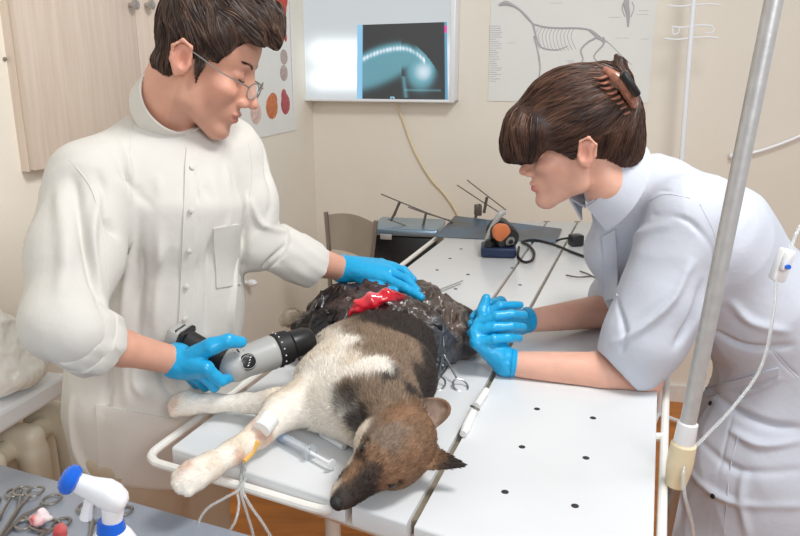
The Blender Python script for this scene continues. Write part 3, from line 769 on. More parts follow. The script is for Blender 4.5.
for dx, dy in ((-.10, .17), (.17, .0)): p = s0+(dx, dy, 0); MB().tube([p, (p[0], p[1], 0)], .009, 10).build('front_leg', M['dsteel'], ch)
mb = MB(); mb.tube([U(x, y, 2.4) for x, y in ((335, 268), (338, 276), (341, 288), (339, 300), (343, 330))], .005, 8, 4); 
tag(mb.build('grey_cable', M['gpl']), 'thin grey cable hanging beneath the man\'s raised forearm', 'cable')

# bits on the table
for k, (p, q) in enumerate((((418, 298), (463, 280.5)), ((423, 298.5), (461, 283.5)))):
    tag(MB().tube([TZp(*p, TZ+.004), TZp(*q, TZ+.004)], .0013, 6).build('steel_pin', M['steel']), ('longer' if k == 0 else 'shorter')+' of two thin steel pins side by side on the white table', 'pin', 'steel pins on the table')
mb = MB(); mb.tube([TZp(566, 275, TZ+.003), TZp(578, 277, TZ+.004), TZp(592, 276, TZ+.003)], .002, 6, 3); mb.tube([TZp(580, 271, TZ+.003), TZp(588, 274, TZ+.004), TZp(596, 278, TZ+.003)], .002, 6, 3)
tag(mb.build('tweezers', M['rod']), 'thin tweezers on the table by the woman\'s sleeve', 'tweezers')
mb = MB(); mb.tube([TZp(463, 434, TZ+.008), TZp(466, 427, TZ+.009), TZp(474, 410, TZ+.009)], [.006, .0085, .007], 12); mb.tube([TZp(476, 406, TZ+.009), TZp(486, 391, TZ+.008)], [.007, .0075], 12)
gz = mb.build('rolled_gauze', M['paper']); tag(gz, 'rolled white gauze tied at its middle lying on the table gap', 'gauze')
MB().tube([TZp(471, 406, TZ+.012), TZp(475, 408, TZ+.018), TZp(479, 410, TZ+.012)], .0025, 6).build('knot', M['dsteel'], gz)
# IV line with flow regulator by the woman's back
mb = MB(); mb.tube([U(820, 190, 1.22), U(797, 232, 1.22), U(790, 252, 1.2)], .003, 8, 4)
mb.tube([U(776, 280, 1.17), U(774, 310, 1.15), U(762, 365, 1.12), U(735, 405, 1.08), U(704, 438, 1.03), U(686, 458, .99), U(684, 490, .97), U(693, 530, .97), U(696, 580, .97)], .0028, 8, 6)
lt = mb.build('infusion_line', M['clear']); tag(lt, 'clear infusion tube with white flow regulator hanging beside the woman', 'tube')
rg = MB(); R_ = rot_from((.25, 0, -1), (0, -1, .1)); 
rg.box(U(782, 265, 1.19), (.056, .024, .02), R=rot_from(U(777, 280, 1.19)-U(788, 250, 1.19), (0, -1, 0)), bev=.004); rg.box(U(786, 262, 1.175), (.03, .012, .012), R=rot_from(U(777, 280, 1.19)-U(788, 250, 1.19), (0, -1, 0)), bev=.003)
rg.build('flow_regulator', M['wpl'], lt)
MB().lathe(U(788, 267, 1.166), (0, -1, .2), [(-.004, .004), (.003, .004)], 12).build('blue_wheel', M['bpl'], lt)
# ---------------------------------------------------------------- the dog
dF = np.array((-.127, -.165, -.045)); dLat = np.array((.42, -.5, -.76)); dF /= np.linalg.norm(dF)
dUp = np.cross(dF, dLat); dUp /= np.linalg.norm(dUp); DR = rot_from(dF, dUp)
dc = Z(399, 444, .965)
def DH(x, y, z): return dc+DR@np.array((x, y, z))
sgn = 1
def dog_head(q):
    d = ell((0, 0, 0), (.062, .050, .046))(q)
    d = smin(d, ell((.03, 0, .008), (.05, .036, .034))(q), .02)
    for s in (1, -1):
        d = smin(d, ell((.0, s*.032, -.022), (.045, .024, .03))(q), .02)
        d = smin(d, ell((.048, s*.026, .012), (.018, .012, .012))(q), .012)
    d = smin(d, rc((.04, 0, -.005), (.118, 0, -.012), .032, .0185)(q), .018)
    d = smin(d, ell((.06, 0, .006), (.04, .014, .016))(q), .012)
    d = smin(d, rc((.02, 0, -.035), (.105, 0, -.030), .022, .011)(q), .008)
    for s in (1, -1):
        d = smin(d, rc((.06, s*.016, -.02), (.112, s*.009, -.018), .015, .010)(q), .006)
        d = smax(d, -ell((.060, s*.036, .014), (.014, .010, .009))(q), .006)
        d = smin(d, ell((.056, s*.0275, .013), (.011, .009, .0085))(q), .003)
        d = smax(d, -rc((.055, s*.030, -.028), (.118, s*.016, -.0245), .0018, .0018)(q), .003)
    d = smin(d, ell((.132, 0, -.004), (.011, .0125, .010))(q), .004)
    for s in (1, -1): d = smax(d, -ell((.141, s*.0065, -.005), (.004, .003, .003))(q), .002)
    return d
dog_head_w = grp(dc+DR@np.array((.03, 0, 0)), .16, local(dog_head, dc, DR))
def ear(base, tip, wdt, nrm, cup):
    base, tip, nrm = [np.asarray(v, float) for v in (base, tip, nrm)]
    ax = tip-base; L = np.linalg.norm(ax); ax /= L; nrm = nrm-ax*(nrm@ax); nrm /= np.linalg.norm(nrm); sd = np.cross(nrm, ax)
    R = np.stack([ax, sd, nrm], 1)
    def f(p):
        q = (p-base)@R; t = np.clip(q[:, 0]/L, -.15, 1); hw = (wdt*np.sqrt(np.clip(1-np.clip(t, 0, 1)**cup, 0.0, 1)) if cup > 0 else wdt*np.clip(1-np.clip(t, 0, 1), 0, 1)**.75)*(.85+.3*np.clip(t, 0, .5))
        zc = -.35*np.abs(q[:, 1])**1.5*10*(1-t*.5)+.012
        a = np.abs(q[:, 2]+zc*1.0-.004)-.0028; b = np.abs(q[:, 1])-hw; c = np.maximum(q[:, 0]-L, -.012-q[:, 0])
        return smax(smax(a, b*.8, .003), c, .003)
    return grp((base+tip)/2, L*.5+wdt*1.3, f)
e1b, e1t = U(412, 422, 1.065), U(447, 407, 1.02)
e2b, e2t = U(414, 455, .985), U(466, 463, .955)
e1n = np.array((-.25, -.75, .7)); e2n = np.array((.25, -.6, .7))
ear1 = ear(e1b, e1t, .029, e1n, 3.0); ear2 = ear(e2b, e2t, .026, e2n, -1)
zz = .965
def leg(pts, k=.012): return chain([(Z(x, y, z), r) for x, y, z, r in pts], k)
trunk = union([chain([(Z(388, 405, zz), .050), (Z(400, 378, zz), .055), (Z(402, 352, zz), .056), (Z(400, 332, .955), .054)], .04),
               chain([(Z(324, 402, .955), .040), (Z(328, 384, .96), .050), (Z(342, 358, .96), .052), (Z(362, 338, .955), .052)], .04),
               chain([(Z(360, 404, zz), .060), (Z(366, 374, zz), .062), (Z(378, 346, zz), .060)], .04)], .05)
neck = chain([(Z(376, 404, .965), .058), (Z(390, 424, .958), .050), (dc-DR@np.array((.015, 0, .005)), .046)], .03)
def paw(c, d, up, s=1.0):
    c = np.asarray(c, float); R = rot_from(d, up); fs = []
    for y, x in ((-.0155, .014), (-.0055, .020), (.0055, .020), (.0155, .014)):
        fs.append(rc(c+R@np.array((-.004, y*s*.8, .004))*1.0, c+R@np.array((x*s, y*s*1.05, -.003)), .0105*s, .0088*s))
    return union([ell(c, (.028*s, .022*s, .016*s), R)]+fs, .004)
wr1 = Z(222, 402, .935); p1 = Z(184, 404, .93)
leg1 = union([leg([(338, 402, .958, .046), (302, 402, .95, .034), (274, 404, .942, .025), (246, 403, .933, .0155), (214, 403, .93, .0150), (192, 404, .93, .0175)]), paw(p1, Z(172, 404, .93)-wr1, (0, -.5, 1), .98)], .012)
p2 = Z(193, 477, .925)
leg2 = union([leg([(308, 402, .955, .042), (282, 412, .948, .031), (259, 434, .935, .0205), (232, 453, .93, .0175), (209, 467, .927, .019), (196, 475, .925, .0205)]), paw(p2+(-.002, 0, 0), Z(176, 487, .915)-Z(205, 470, .925), (.1, -.4, 1), 1.0)], .012)
hind = union([leg([(395, 318, .965, .062), (350, 318, .95, .04), (318, 322, .932, .022), (300, 320, .925, .016), (291, 318, .925, .018)]), paw(Z(290, 318, .922), Z(280, 317, .92)-Z(300, 320, .92), (0, -.4, 1), .9)], .015)
def fdog(p):
    d = smin(trunk(p), neck(p), .03)
    d = smin(d, leg1(p), .02); d = smin(d, leg2(p), .012); d = smin(d, hind(p), .02)
    d = smin(d, dog_head_w(p), .012); d = smin(d, ear1(p), .008); d = smin(d, ear2(p), .008)
    return smax(d, TZ+.001-p[:, 2]-1.0*(p[:, 0] < -2), .004)
def fdog2(p):   # paws may hang past the panel edge
    return fdog(p)
lo = np.array((-.40, .82, .895)); hi = np.array((.20, 1.78, 1.11))
V, F = surf(fdog2, lo, hi, .0026)
def onf(px, py): return hit(fdog, px, py, .8, 1.8)
WH, CR, BR, DK, TAN, GR, PK = (240, 233, 222), (228, 216, 198), (132, 112, 94), (56, 49, 46), (136, 104, 80), (126, 110, 96), (216, 180, 158)
marks = []
def mk(col, pts, w=1): marks.extend([(onf(x, y), col, w) for x, y in pts])
mk(WH, [(180, 404), (200, 404), (230, 402), (260, 403), (280, 410), (300, 400), (320, 395), (300, 420), (320, 420), (335, 430), (345, 440), (330, 405), (345, 412), (250, 445), (225, 457), (205, 468), (188, 478), (318, 375), (330, 360), (345, 345), (355, 372), (340, 378), (372, 366), (385, 368), (320, 385)])
mk(CR, [(270, 395), (290, 388), (240, 440), (265, 400), (215, 462), (325, 350), (350, 358)])
mk(PK, [(262, 432), (255, 438), (188, 470), (176, 405), (243, 455)], .7)
mk(BR, [(350, 388), (372, 385), (395, 388), (405, 378), (360, 352), (375, 345), (395, 345), (410, 352), (395, 400), (375, 400), (385, 335), (370, 335), (405, 365), (380, 408)])
mk(DK, [(415, 370), (420, 385), (425, 360), (420, 340), (412, 395), (338, 405), (348, 408), (365, 412), (352, 420), (408, 392), (400, 330), (395, 372), (385, 378), (352, 395)], .9)
mk(CR, [(350, 435), (355, 440)], .8)
mk(GR, [(385, 430), (395, 437), (375, 437), (388, 445), (402, 430)])
mk(TAN, [(408, 447), (412, 458), (400, 415), (393, 420), (376, 455), (384, 462), (352, 470), (345, 478), (400, 470), (390, 482), (415, 470), (410, 412), (430, 466), (372, 448), (408, 437)], .9)
mk(DK, [(366, 452), (367, 458), (352, 497), (362, 494), (345, 505), (372, 490), (358, 480), (455, 464), (445, 472), (458, 460), (338, 462), (334, 474), (327, 484), (378, 470), (366, 480)], .75)
mk(CR, [(328, 495), (332, 486), (350, 447), (343, 462), (326, 488), (357, 440)], .7)
mk((204, 180, 166), [(437, 410), (443, 408), (430, 412)], .45)
mk((120, 92, 70), [(443, 401), (428, 402), (415, 405), (395, 405), (425, 424), (432, 430), (420, 418), (438, 420)], .8)
ndl = (18, 17, 20)
marks.append((DH(.138, 0, -.004), ndl, .8))
for s in (1, -1): marks.append((DH(.061, s*.034, .014), (24, 18, 18), .42)); marks.append((DH(.07, s*.033, .02), (58, 42, 34), .5))
def dogcol(P):
    c = colour_seeds(P, marks, .010, 190, 42)
    ax = (e1t-e1b)/np.linalg.norm(e1t-e1b); sd = np.cross(e1n/np.linalg.norm(e1n), ax); t = (P-e1b)@ax; s_ = (P-e1b)@sd
    w = (np.exp(-((t-.040)/.026)**4-(s_/.017)**4)*(ear1(P) < .006)*(t > .012))[:, None]; c = c*(1-w)+w*np.array(lin((208, 184, 170))[:3])
    lum = c.mean(1); return c*(1+np.clip(.26-.22*lum, .04, .22)*fbm(P, 130, 2, 5))[:, None]
dcol = dogcol(V)
dog = mesh_obj('dog', V, F, M['fur'], cols=dcol)
tag(dog, 'brown, black and cream dog lying anaesthetised on its side on the white operating table', 'dog')
# fur
tri = V[F[:, 0]]; 
nf = 70000
ids = RNG.integers(0, len(F), nf); wts = RNG.random((nf, 4)); wts /= wts.sum(1)[:, None]
Pf = (V[F[ids]]*wts[:, :, None]).sum(1)
hl = (Pf-dc)@DR
keep = ~((hl[:, 0] > .122) & (np.abs(hl[:, 1]) < .02)) & (Pf[:, 2] > TZ+.004)
for s in (1, -1): keep &= np.linalg.norm(Pf-DH(.061, s*.034, .014), axis=1) > .009
keep &= ~((ear1(Pf) < .004) & ((Pf-e1b)@e1n > .0))
Pf = Pf[keep]; hl = hl[keep]
# lie of the coat: along the spine towards the rump, down the legs, back from the nose
rump = Z(400, 315, .96); paw1d = p1; D = rump-Pf
onl1 = leg1(Pf) < .004; onl2 = leg2(Pf) < .004; onh = dog_head_w(Pf) < .005
D[onl1] = (p1+(-.06, 0, 0))-Pf[onl1]; D[onl2] = (p2+(-.05, -.04, 0))-Pf[onl2]; D[onh] = -DR[:, 0]+.25*(Pf[onh]-dc)/.05*.3
en = (ear1(Pf) < .004) | (ear2(Pf) < .004); D[en] = np.array((.8, -.3, .1))
D /= np.linalg.norm(D, axis=1)[:, None]; D += RNG.normal(0, .22, D.shape)
short = onh | onl1 | onl2 | en
cf = dogcol(Pf); cf = cf*(1+RNG.normal(0, 1, len(Pf))*np.clip(.2-.2*cf.mean(1), .05, .2))[:, None]; cf = np.clip(cf, .005, .95)
for msk, stp, nm in ((~short, .0042, 'fur'), (short & ~(onl1 | onl2), .0019, 'short_fur'), (onl1 | onl2, .0013, 'leg_fur')):
    strands(fdog, Pf[msk], D[msk], 3, stp, w=.0006 if stp > .0015 else .0004, cols=cf[msk]*(1 if stp > .0015 else 1.12), out=.30, wob=.08, tw=.25, name=nm, m=M['fur'], parent=dog)
mb = MB()
for s in (1, -1):
    mb = MB(); mb.ball(DH(.0605, s*.0325, .0145), (.0078, .0040, .0042), 14, R=DR); mb.build('eye', mat('dog_eye', (20, 14, 14), .3), dog)
mb = MB(); mb.ball(DH(.137, 0, -.003), (.0095, .0115, .0088), 18, R=DR)
mb.build('nose', mat('dog_nose', (22, 21, 25), .35, bump=.5, bscale=500), dog)

# black plastic drape over the hind quarters
dch = union([chain([(Z(322, 322, .970), .042), (Z(348, 312, .985), .050), (Z(382, 308, .990), .054), (Z(418, 314, .98), .052), (Z(448, 326, .955), .044), (Z(460, 340, .935), .035)], .04),
             chain([(Z(312, 328, .955), .036), (Z(314, 352, .925), .022), (Z(324, 362, .915), .014)], .03),
             chain([(Z(425, 325, .965), .05), (Z(437, 348, .935), .030), (Z(438, 364, .915), .014)], .04),
             chain([(Z(334, 334, .965), .046), (Z(360, 326, .98), .052), (Z(390, 325, .985), .055), (Z(425, 335, .97), .050)], .03)], .03)

def fdr(p):
    d = dch(p); m = np.abs(d) < .04; q = p[m]; w = np.stack([vnoise(q, 12, 31), vnoise(q, 12, 32), vnoise(q, 12, 33)], 1)*.03
    q2 = (q+w)*np.array((1, 1.6, 1)); d[m] -= .0105*ridg(q2, 19, 40)+.006*ridg(q2+3, 42, 41)+.0025*ridg(q2, 95, 42)-.004
    return smax(d, TZ+.001-p[:, 2], .002)
V, F = surf(fdr, (-.28, 1.15, .895), (.25, 1.85, 1.12), .003, slack=2.2)
M['drape'] = mat('black_film', (62, 55, 52), .3, spec=.6, attr=True, coat=.2, bump=.25, bscale=110)
sc = colour_seeds(V, [(hit(fdr, *p), c, w) for p, c, w in (((320, 310), (30, 27, 28), 1), ((350, 300), (66, 48, 46), 1), ((335, 335), (24, 22, 24), 1.2), ((400, 320), (34, 30, 32), 1.1), ((430, 310), (74, 62, 54), 1), ((458, 325), (104, 88, 78), 1), ((445, 345), (60, 66, 76), 1), ((385, 297), (80, 40, 42), .8), ((310, 300), (40, 34, 34), 1))], .03, 60, 20)
drp = mesh_obj('black_drape', V, F, M['drape'], cols=sc*(1+.35*fbm(V, 60, 2, 8))[:, None])
tag(drp, 'crumpled translucent black plastic sheet draped over the hindquarters of the dog', 'plastic sheet')
# open wound
pts = [hit(fdr, x, y)+(0, -.002, -.001) for x, y in ((349, 314), (359, 306), (372, 300), (387, 296), (402, 296))]
wch = chain([(p, r) for p, r in zip(pts, (.006, .012, .014, .013, .007))], .01)
fw = lambda p: wch(p)-.002*fbm(p, 60, 2, 6)-.0018*ridg(p, 60, 9)
V, F = surf(fw, np.min(pts, 0)-.03, np.max(pts, 0)+.03, .002)
red = colour_seeds(V, [(pts[0], (176, 20, 34)), (pts[1], (226, 44, 60)), (pts[2]+(0, 0, .008), (238, 120, 128), .7), (pts[3], (206, 14, 36)), (pts[4], (150, 14, 28)), (pts[2]+(0, -.01, 0), (214, 24, 44))], .01, 220, 60)
mesh_obj('open_wound', V, F, mat('wet_flesh', (210, 30, 50), .15, attr=True, coat=.8), dog, cols=red)['label'] = 'bright red open wound'
# haemostats clipped to the drape
t0 = hit(fdr, 443, 338)+(0, -.004, .004)
forceps('haemostat', 'steel haemostat clipped to the black drape, both rings on the table', t0, TZp(443, 352, .945), TZp(438, 384, TZ+.006), TZp(460.5, 385, TZ+.006), .0145, m='steel', w=.0019)
forceps('haemostat', 'haemostat half hidden under the dog\'s neck beside the table gap', TZp(445, 368, TZ+.02), TZp(434, 380, TZ+.014), TZp(419, 394, TZ+.006), TZp(412, 388, TZ+.006), .009, m='steel', w=.0018)
forceps('haemostat', 'small forceps whose ring hangs below the drill chuck', U(318, 338, 1.42), U(314, 344, 1.40), U(304, 353, 1.38), U(318, 353, 1.42), .010, m='dsteel', w=.0018, nrm=(0, -.7, .7))
# catheter, tape, syringe, tubes
iv = thing('catheter', 'yellow catheter taped to the dog\'s lower foreleg with clear tubing', 'catheter', Z(250, 448, .96))
def ol(px, py, up=.003): return hit(fdog, px, py, .8, 1.8)+(0, -up*.6, up)
M['tape'] = mat('white_tape', (238, 238, 235), .6, bump=.2, bscale=150)
MB().tube([ol(271, 420, .006), ol(262, 432, .006)], [.0155, .015], 16).build('tape_roll', M['tape'], iv)
MB().tube([ol(259, 444, .006), ol(251, 455, .006), ol(244, 464, .006)], [.0045, .0065, .004], 12, 3).build('yellow_hub', mat('yellow_hub', (232, 182, 96), .4), iv)
mb = MB(); hb = ol(244, 464, .006)
for pl in ([(241, 474, 1.02), (240, 488, .98), (225, 498, .97), (208, 508, .96), (199, 522, .955), (204, 534, .95), (222, 536, .95), (234, 524, .955), (239, 505, .97), (237, 492, .98)],
           [(246, 474, 1.02), (243, 490, .985), (250, 505, .97), (262, 522, .96), (276, 545, .95)],
           [(242, 476, 1.02), (241, 492, .98), (246, 510, .97), (252, 530, .96), (256, 550, .95)]):
    mb = MB(); mb.tube([hb]+[U(*q) for q in pl], .0022, 8, 6); mb.build('clear_tubing', M['clear'], iv)
sy = thing('syringe', 'clear plastic syringe with a blue plunger lying by the dog\'s foreleg', 'syringe', Z(300, 450, TZ))
s0, s1 = Z(277, 434, TZ+.012), Z(331, 464, TZ+.012); dd = (s1-s0)/np.linalg.norm(s1-s0); Ls = np.linalg.norm(s1-s0)
M['syr'] = mat('clear_barrel', (225, 232, 240), .12, trans=.6, alpha=.7)
MB().lathe(s0, dd, [(-.010, .0025), (0, .003), (.002, .0085), (Ls*.62, .0085), (Ls*.63, .013), (Ls*.65, .013)], 18).build('barrel', M['syr'], sy)
MB().lathe(s0+dd*.004, dd, [(0, .0075), (.016, .0075)], 16).build('blue_stopper', mat('light_blue', (110, 160, 225), .3), sy)
MB().lathe(s0+dd*.02, dd, [(0, .003), (Ls*.85, .003), (Ls*.86, .0085), (Ls*.88, .0085)], 12).build('plunger_rod', M['wpl'], sy)
MB().lathe(s0-dd*.01, -dd, [(0, .0045), (.008, .004), (.010, .002)], 12).build('needle_hub', M['bpl'], sy)
mb = MB()
for k in range(9): c = s0+dd*(.022+k*.006); mb.tube([c+np.array((-.003, -.004, .0078)), c+np.array((.003, -.002, .0086))], .0004, 4)
sy2 = MB().tube([Z(322, 434, TZ+.006), Z(344, 447, TZ+.006)], .0055, 12); tag(sy2.build('needle_sheath', M['wpl']), 'white plastic needle cap lying under the dog\'s chin', 'cap')

# ---------------------------------------------------------------- power drill
dr_ = thing('power_drill', 'grey and black cordless drill held in the man\'s right hand', 'drill', U(250, 360, 1.25))
a, b = U(230, 367, 1.205), U(346, 326, 1.345); ax = (b-a)/np.linalg.norm(b-a); pxl = .117*0+np.linalg.norm(b-a)/117.
fb1 = union([rc(a+ax*.016, a+ax*.078, .027, .0315), ell(a+ax*.008, (.028, .03, .028))], .01)
fB = lambda p: smax(fb1(p), (p-(a+ax*.088))@ax, .003)
V, F = surf(fB, np.minimum(a, b)-.06, np.maximum(a, b)+.06, .0025)
mesh_obj('drill_body', V, F, M['gpl'], dr_)
MB().lathe(a+ax*.087, ax, [(0, .0305), (.003, .0325), (.028, .0305), (.030, .028)], 30).build('torque_ring', M['rubber'], dr_)
mb = MB(); u_, v_, _ = frame(ax)
for k in range(16):
    an = 2*math.pi*k/16; c = a+ax*.094+(math.cos(an)*u_+math.sin(an)*v_)*.0323; mb.ball(c, .0016, 6)
mb.build('scale_marks', M['wpl'], dr_)['kind'] = 'stuff'
MB().lathe(a+ax*.118, ax, [(0, .0245), (.003, .0265), (.034, .025), (.046, .019), (.05, .010), (.052, .006)], 26).build('chuck', M['black'], dr_)
MB().tube([a+ax*.166, a+ax*.215], [.0015, .0012], 8).build('drill_bit', M['steel'], dr_)
h0, h1 = U(232, 366, 1.21), U(186, 341, 1.228)
MB().tube([h0, h0*.6+h1*.4, h1], [.0245, .0205, .022], 16, 4).build('handle', M['rubber'], dr_)
bx = (h1-h0)/np.linalg.norm(h1-h0); MB().box(h1+bx*.018, (.028, .048, .036), R=rot_from(bx, (0, 0, 1)), bev=.008).build('battery', M['gpl'], dr_)
MB().box(h1+bx*.002+(0, 0, .004), (.013, .051, .039), R=rot_from(bx, (0, 0, 1)), bev=.006).build('battery_latch', M['black'], dr_)
lc = hit(fB, 248, 362); ln_ = grad(fB, lc[None])[0]; RB = rot_from(ax, ln_)
badge = MB().ball(lc-ln_*.001, (.0165, .015, .0055), 22, R=RB).build('round_badge', M['black'], dr_)
mb = MB(); mb.tube([lc+RB@np.array((.0135*math.cos(t)*1.02, .0122*math.sin(t), .0036)) for t in np.linspace(0, 2*math.pi, 24)[:-1]], .0006, 5, closed=True); mb.build('badge_ring', M['gpl'], badge)
for i in range(4):
    MB().tube([lc+RB@np.array((.003*(i % 2)-.004+.005*(i//2), -.006+.004*i, .0040)), lc+RB@np.array((.003*(i % 2)-.001+.005*(i//2), -.005+.004*i, .0040))], .0009, 5).build('badge_mark', M['wpl'], badge)
for x, y in ((234, 352), (238, 351), (242, 350)):
    c = hit(fB, x, y); n_ = grad(fB, c[None])[0]; MB().box(c, (.003, .010, .002), R=rot_from(ax, n_)).build('vent_slot', M['black'], dr_)
# ---------------------------------------------------------------- people
def head_fn(q, fem=False):
    if fem: q = q*np.array((1, 1.08, 1.0)); q[:, 2] = np.where(q[:, 2] < 0, q[:, 2]*1.08, q[:, 2])
    d = ell((-.002, 0, .055), (.096, .075, .082))(q) if fem else ell((.006, 0, .055), (.088, .076, .082))(q)
    d = smin(d, ell((.04, 0, .05), (.056, .060, .055))(q), .02)
    d = smin(d, ell((.045, 0, -.022), (.052, .052, .066))(q), .02)
    for s in (1, -1):
        d = smin(d, chain([((.0, s*.052, -.012), .018), ((.012, s*.046, -.062), .017), ((.072, s*.012, -.096), .016)], .02)(q), .025)
        d = smin(d, ell((.068, s*.040, -.018), (.022, .018, .016))(q), .02)
    d = smin(d, ell((.082, 0, -.097), (.017, .02, .016))(q), .014)
    d = smin(d, rc((.084, -.028, .034), (.084, .028, .034), .012 if not fem else .010, .012 if not fem else .010)(q), .012)
    d = smin(d, ell((.084, 0, -.058), (.018, .026, .024))(q), .014)
    for s in (1, -1): d = smax(d, -ell((.104, s*.033, .014), (.015, .016, .012))(q), .014)
    for s in (1, -1):
        d = smin(d, ell((.0800, s*.032, .012), (.0135, .0145, .0125))(q), .004)
        d = smax(d, -rc((.094, s*.022, .0065), (.087, s*.043, .0075), .0010, .0008)(q), .0015)
    d = smin(d, rc((.084, 0, .020), (.094, 0, -.028), .012, .015)(q), .008)
    d = smin(d, rc((.095, 0, .024), (.116 if not fem else .112, 0, -.021), .0065, .0092)(q), .007)
    d = smin(d, ell((.1195 if not fem else .1155, 0, -.0275), (.0105, .0105, .0095))(q), .006)
    for s in (1, -1): d = smin(d, ell((.1045, s*.0125, -.033), (.0105, .0065, .0075))(q), .004)
    for s in (1, -1): d = smax(d, -ell((.110, s*.0065, -.0405), (.0045, .0028, .003))(q), .002)
    d = smin(d, ell((.1005, 0, -.0555), (.0075, .021, .0052))(q), .004)
    d = smin(d, ell((.0985, 0, -.0680), (.0078, .019, .0062))(q), .004)
    d = smax(d, -rc((.1085, 0, -.0612), (.094, .026, -.0625), .0011, .0009)(q), .0018)
    d = smax(d, -rc((.1085, 0, -.0612), (.094, -.026, -.0625), .0011, .0009)(q), .0018)
    for s in (1, -1):
        t = .25; R = np.array(((math.cos(t), 0, -math.sin(t)), (0, 1, 0), (math.sin(t), 0, math.cos(t))))
        q0 = q; q = q-np.array((0, s*.005, 0))
        e = ell((-.006, s*.077, .003), (.0172, .0085, .029), R)(q)
        e = smax(e, -ell((-.002, s*.0895, .004), (.0105, .0125, .0185), R)(q), .002)
        e = smin(e, chain([((-.006, s*.080, .020), .002), ((-.011, s*.081, .006), .0022), ((-.008, s*.080, -.008), .002)], .002)(q), .0025)
        e = smin(e, chain([((.008, s*.078, .012), .0028), ((.004, s*.083, .028), .0032), ((-.012, s*.086, .033), .0035), ((-.024, s*.087, .018), .0032), ((-.021, s*.084, -.004), .003), ((-.006, s*.078, -.024), .005)], .003)(q), .003)
        e = smin(e, ell((.009, s*.076, .0), (.004, .005, .006))(q), .003)
        q = q0
        if fem: e = e+.0004
        d = smin(d, e, .004)
    return d
def skincol(V, c, R, s, base, lip, fem):
    q = ((V-c)@R)/s; C = np.tile(np.array(lin(base)[:3]), (len(V), 1)); near = np.linalg.norm(q, axis=1) < .25
    def mixc(w, col): nonlocal C; w = (w*near)[:, None]; C = C*(1-w)+np.array(lin(col)[:3])*w
    mixc(.22*np.exp(-(((q[:, 0]-.115)/.018)**2+(q[:, 1]/.018)**2+((q[:, 2]+.03)/.016)**2)), (216, 122, 102))
    for s_ in (1, -1):
        mixc(.18*np.exp(-(((q[:, 0]-.07)/.03)**2+((q[:, 1]-s_*.046)/.02)**2+((q[:, 2]+.02)/.024)**2)), (222, 128, 108))
        mixc(.35*np.exp(-(((q[:, 0]+.005)/.025)**2+((q[:, 1]-s_*.083)/.012)**2+((q[:, 2]-.005)/.03)**2)), (220, 120, 104))
        mixc(.35*np.exp(-(((q[:, 0]-.085)/.02)**2+((q[:, 1]-s_*.033)/.016)**2+((q[:, 2]-.016)/.01)**2)), (186, 116, 100))
    mixc(.85*np.exp(-(np.maximum(0, np.abs(q[:, 1])-.012)/.007)**2-((q[:, 2]+.0615)/.0095)**4-((q[:, 0]-.103)/.016)**4), lip)
    if not fem: mixc(.22*(1/(1+np.exp((q[:, 2]+.045)*180)))*(q[:, 0] > .0)*(1/(1+np.exp(-(q[:, 2]+.13)*90))), (150, 118, 104))
    return C*(1+.05*fbm(V, 60, 3, 12))[:, None]
def hand_fn(w, kn, fing, thumb, o=0.0, rw=.024, sc=1.0):
    fs = [rc(w, k, rw+o, (.0125+o)*sc) for k in kn]
    P = union(fs, .014)
    G = []
    for k, f in zip(kn, fing):
        pts = [k]+list(f); rr = np.linspace(.0105, .0078, len(pts))*sc
        G.append(chain([(p, r+o) for p, r in zip(pts, rr)], .002))
    rr = np.linspace(.016, .0088, len(thumb))*sc; G.append(chain([(p, r+o) for p, r in zip(thumb, rr)], .004))
    def f(p):
        d = P(p)
        for g in G: d = smin(d, g(p), .0028)
        return d
    c = np.mean([w]+list(kn)+[p for q in fing for p in q], 0)
    R = max(np.linalg.norm(np.asarray(p)-c) for p in [w]+list(kn)+[p for q in fing for p in q]+list(thumb))+.04
    return grp(c, R, f), c, R
def cloth(name, f, lo, hi, h, m, parent, strokes=(), wr=.0018, ws=14, seed=1, post=None, rel=14):
    V, F = surf(f, lo, hi, h); V = relax(V, F, rel); N = vnormals(V, F)
    V = folds(V, N, f, strokes)
    w = np.stack([vnoise(V, ws*.6, seed+50), vnoise(V, ws*.6, seed+51), vnoise(V, ws*.6, seed+52)], 1)*.03
    r_ = np.clip(ridg((V+w)*np.array((1, 1, .5)), ws, seed), -1, 1); r2 = ridg((V+w)@np.array(((.8, .3, .5), (-.3, 1, .2), (-.5, -.1, .6)))*np.array((1, 1, .5)), ws*1.3, seed+20)
    V = V+N*(wr*(np.sign(r_)*np.abs(r_)**1.5+.8*np.clip(r2, -.2, 1)**2+.3*vnoise(V+w, ws*2.6, seed+9)))[:, None]; V = relax(V, F, 1, .5)
    if post: V = post(V, N)
    return mesh_obj(name, V, F, m, parent)
def band(mb, c, axis, back, r, h, t, flare=0, gap=.25, sq=1.0, n=48, dip=0):
    "standing collar: open ring of cloth round a neck"
    a = np.asarray(axis, float); a /= np.linalg.norm(a); b = np.asarray(back, float); b = b-a*(a@b); b /= np.linalg.norm(b); s = np.cross(a, b)
    V = []; K = 6
    for i in range(n+1):
        th = -math.pi+gap+(2*math.pi-2*gap)*i/n
        for (rr, hh) in ((r, -h*.5), (r+flare, h*.5), (r+flare+t*.5, h*.5+t*.4), (r+flare+t, h*.5), (r+t, -h*.5), (r+t*.5, -h*.5-t*.3)):
            q = np.asarray(c)+(b*math.cos(th)+s*math.sin(th)*sq)*rr+a*(hh-dip*(1-math.cos(th))*.5); V.append(q)
    Fs = [(i*K+j, i*K+(j+1) % K, (i+1)*K+(j+1) % K, (i+1)*K+j) for i in range(n) for j in range(K)]
    Fs += [tuple(range(K)), tuple(range(n*K+K-1, n*K-1, -1))]
    return mb.add(V, Fs)
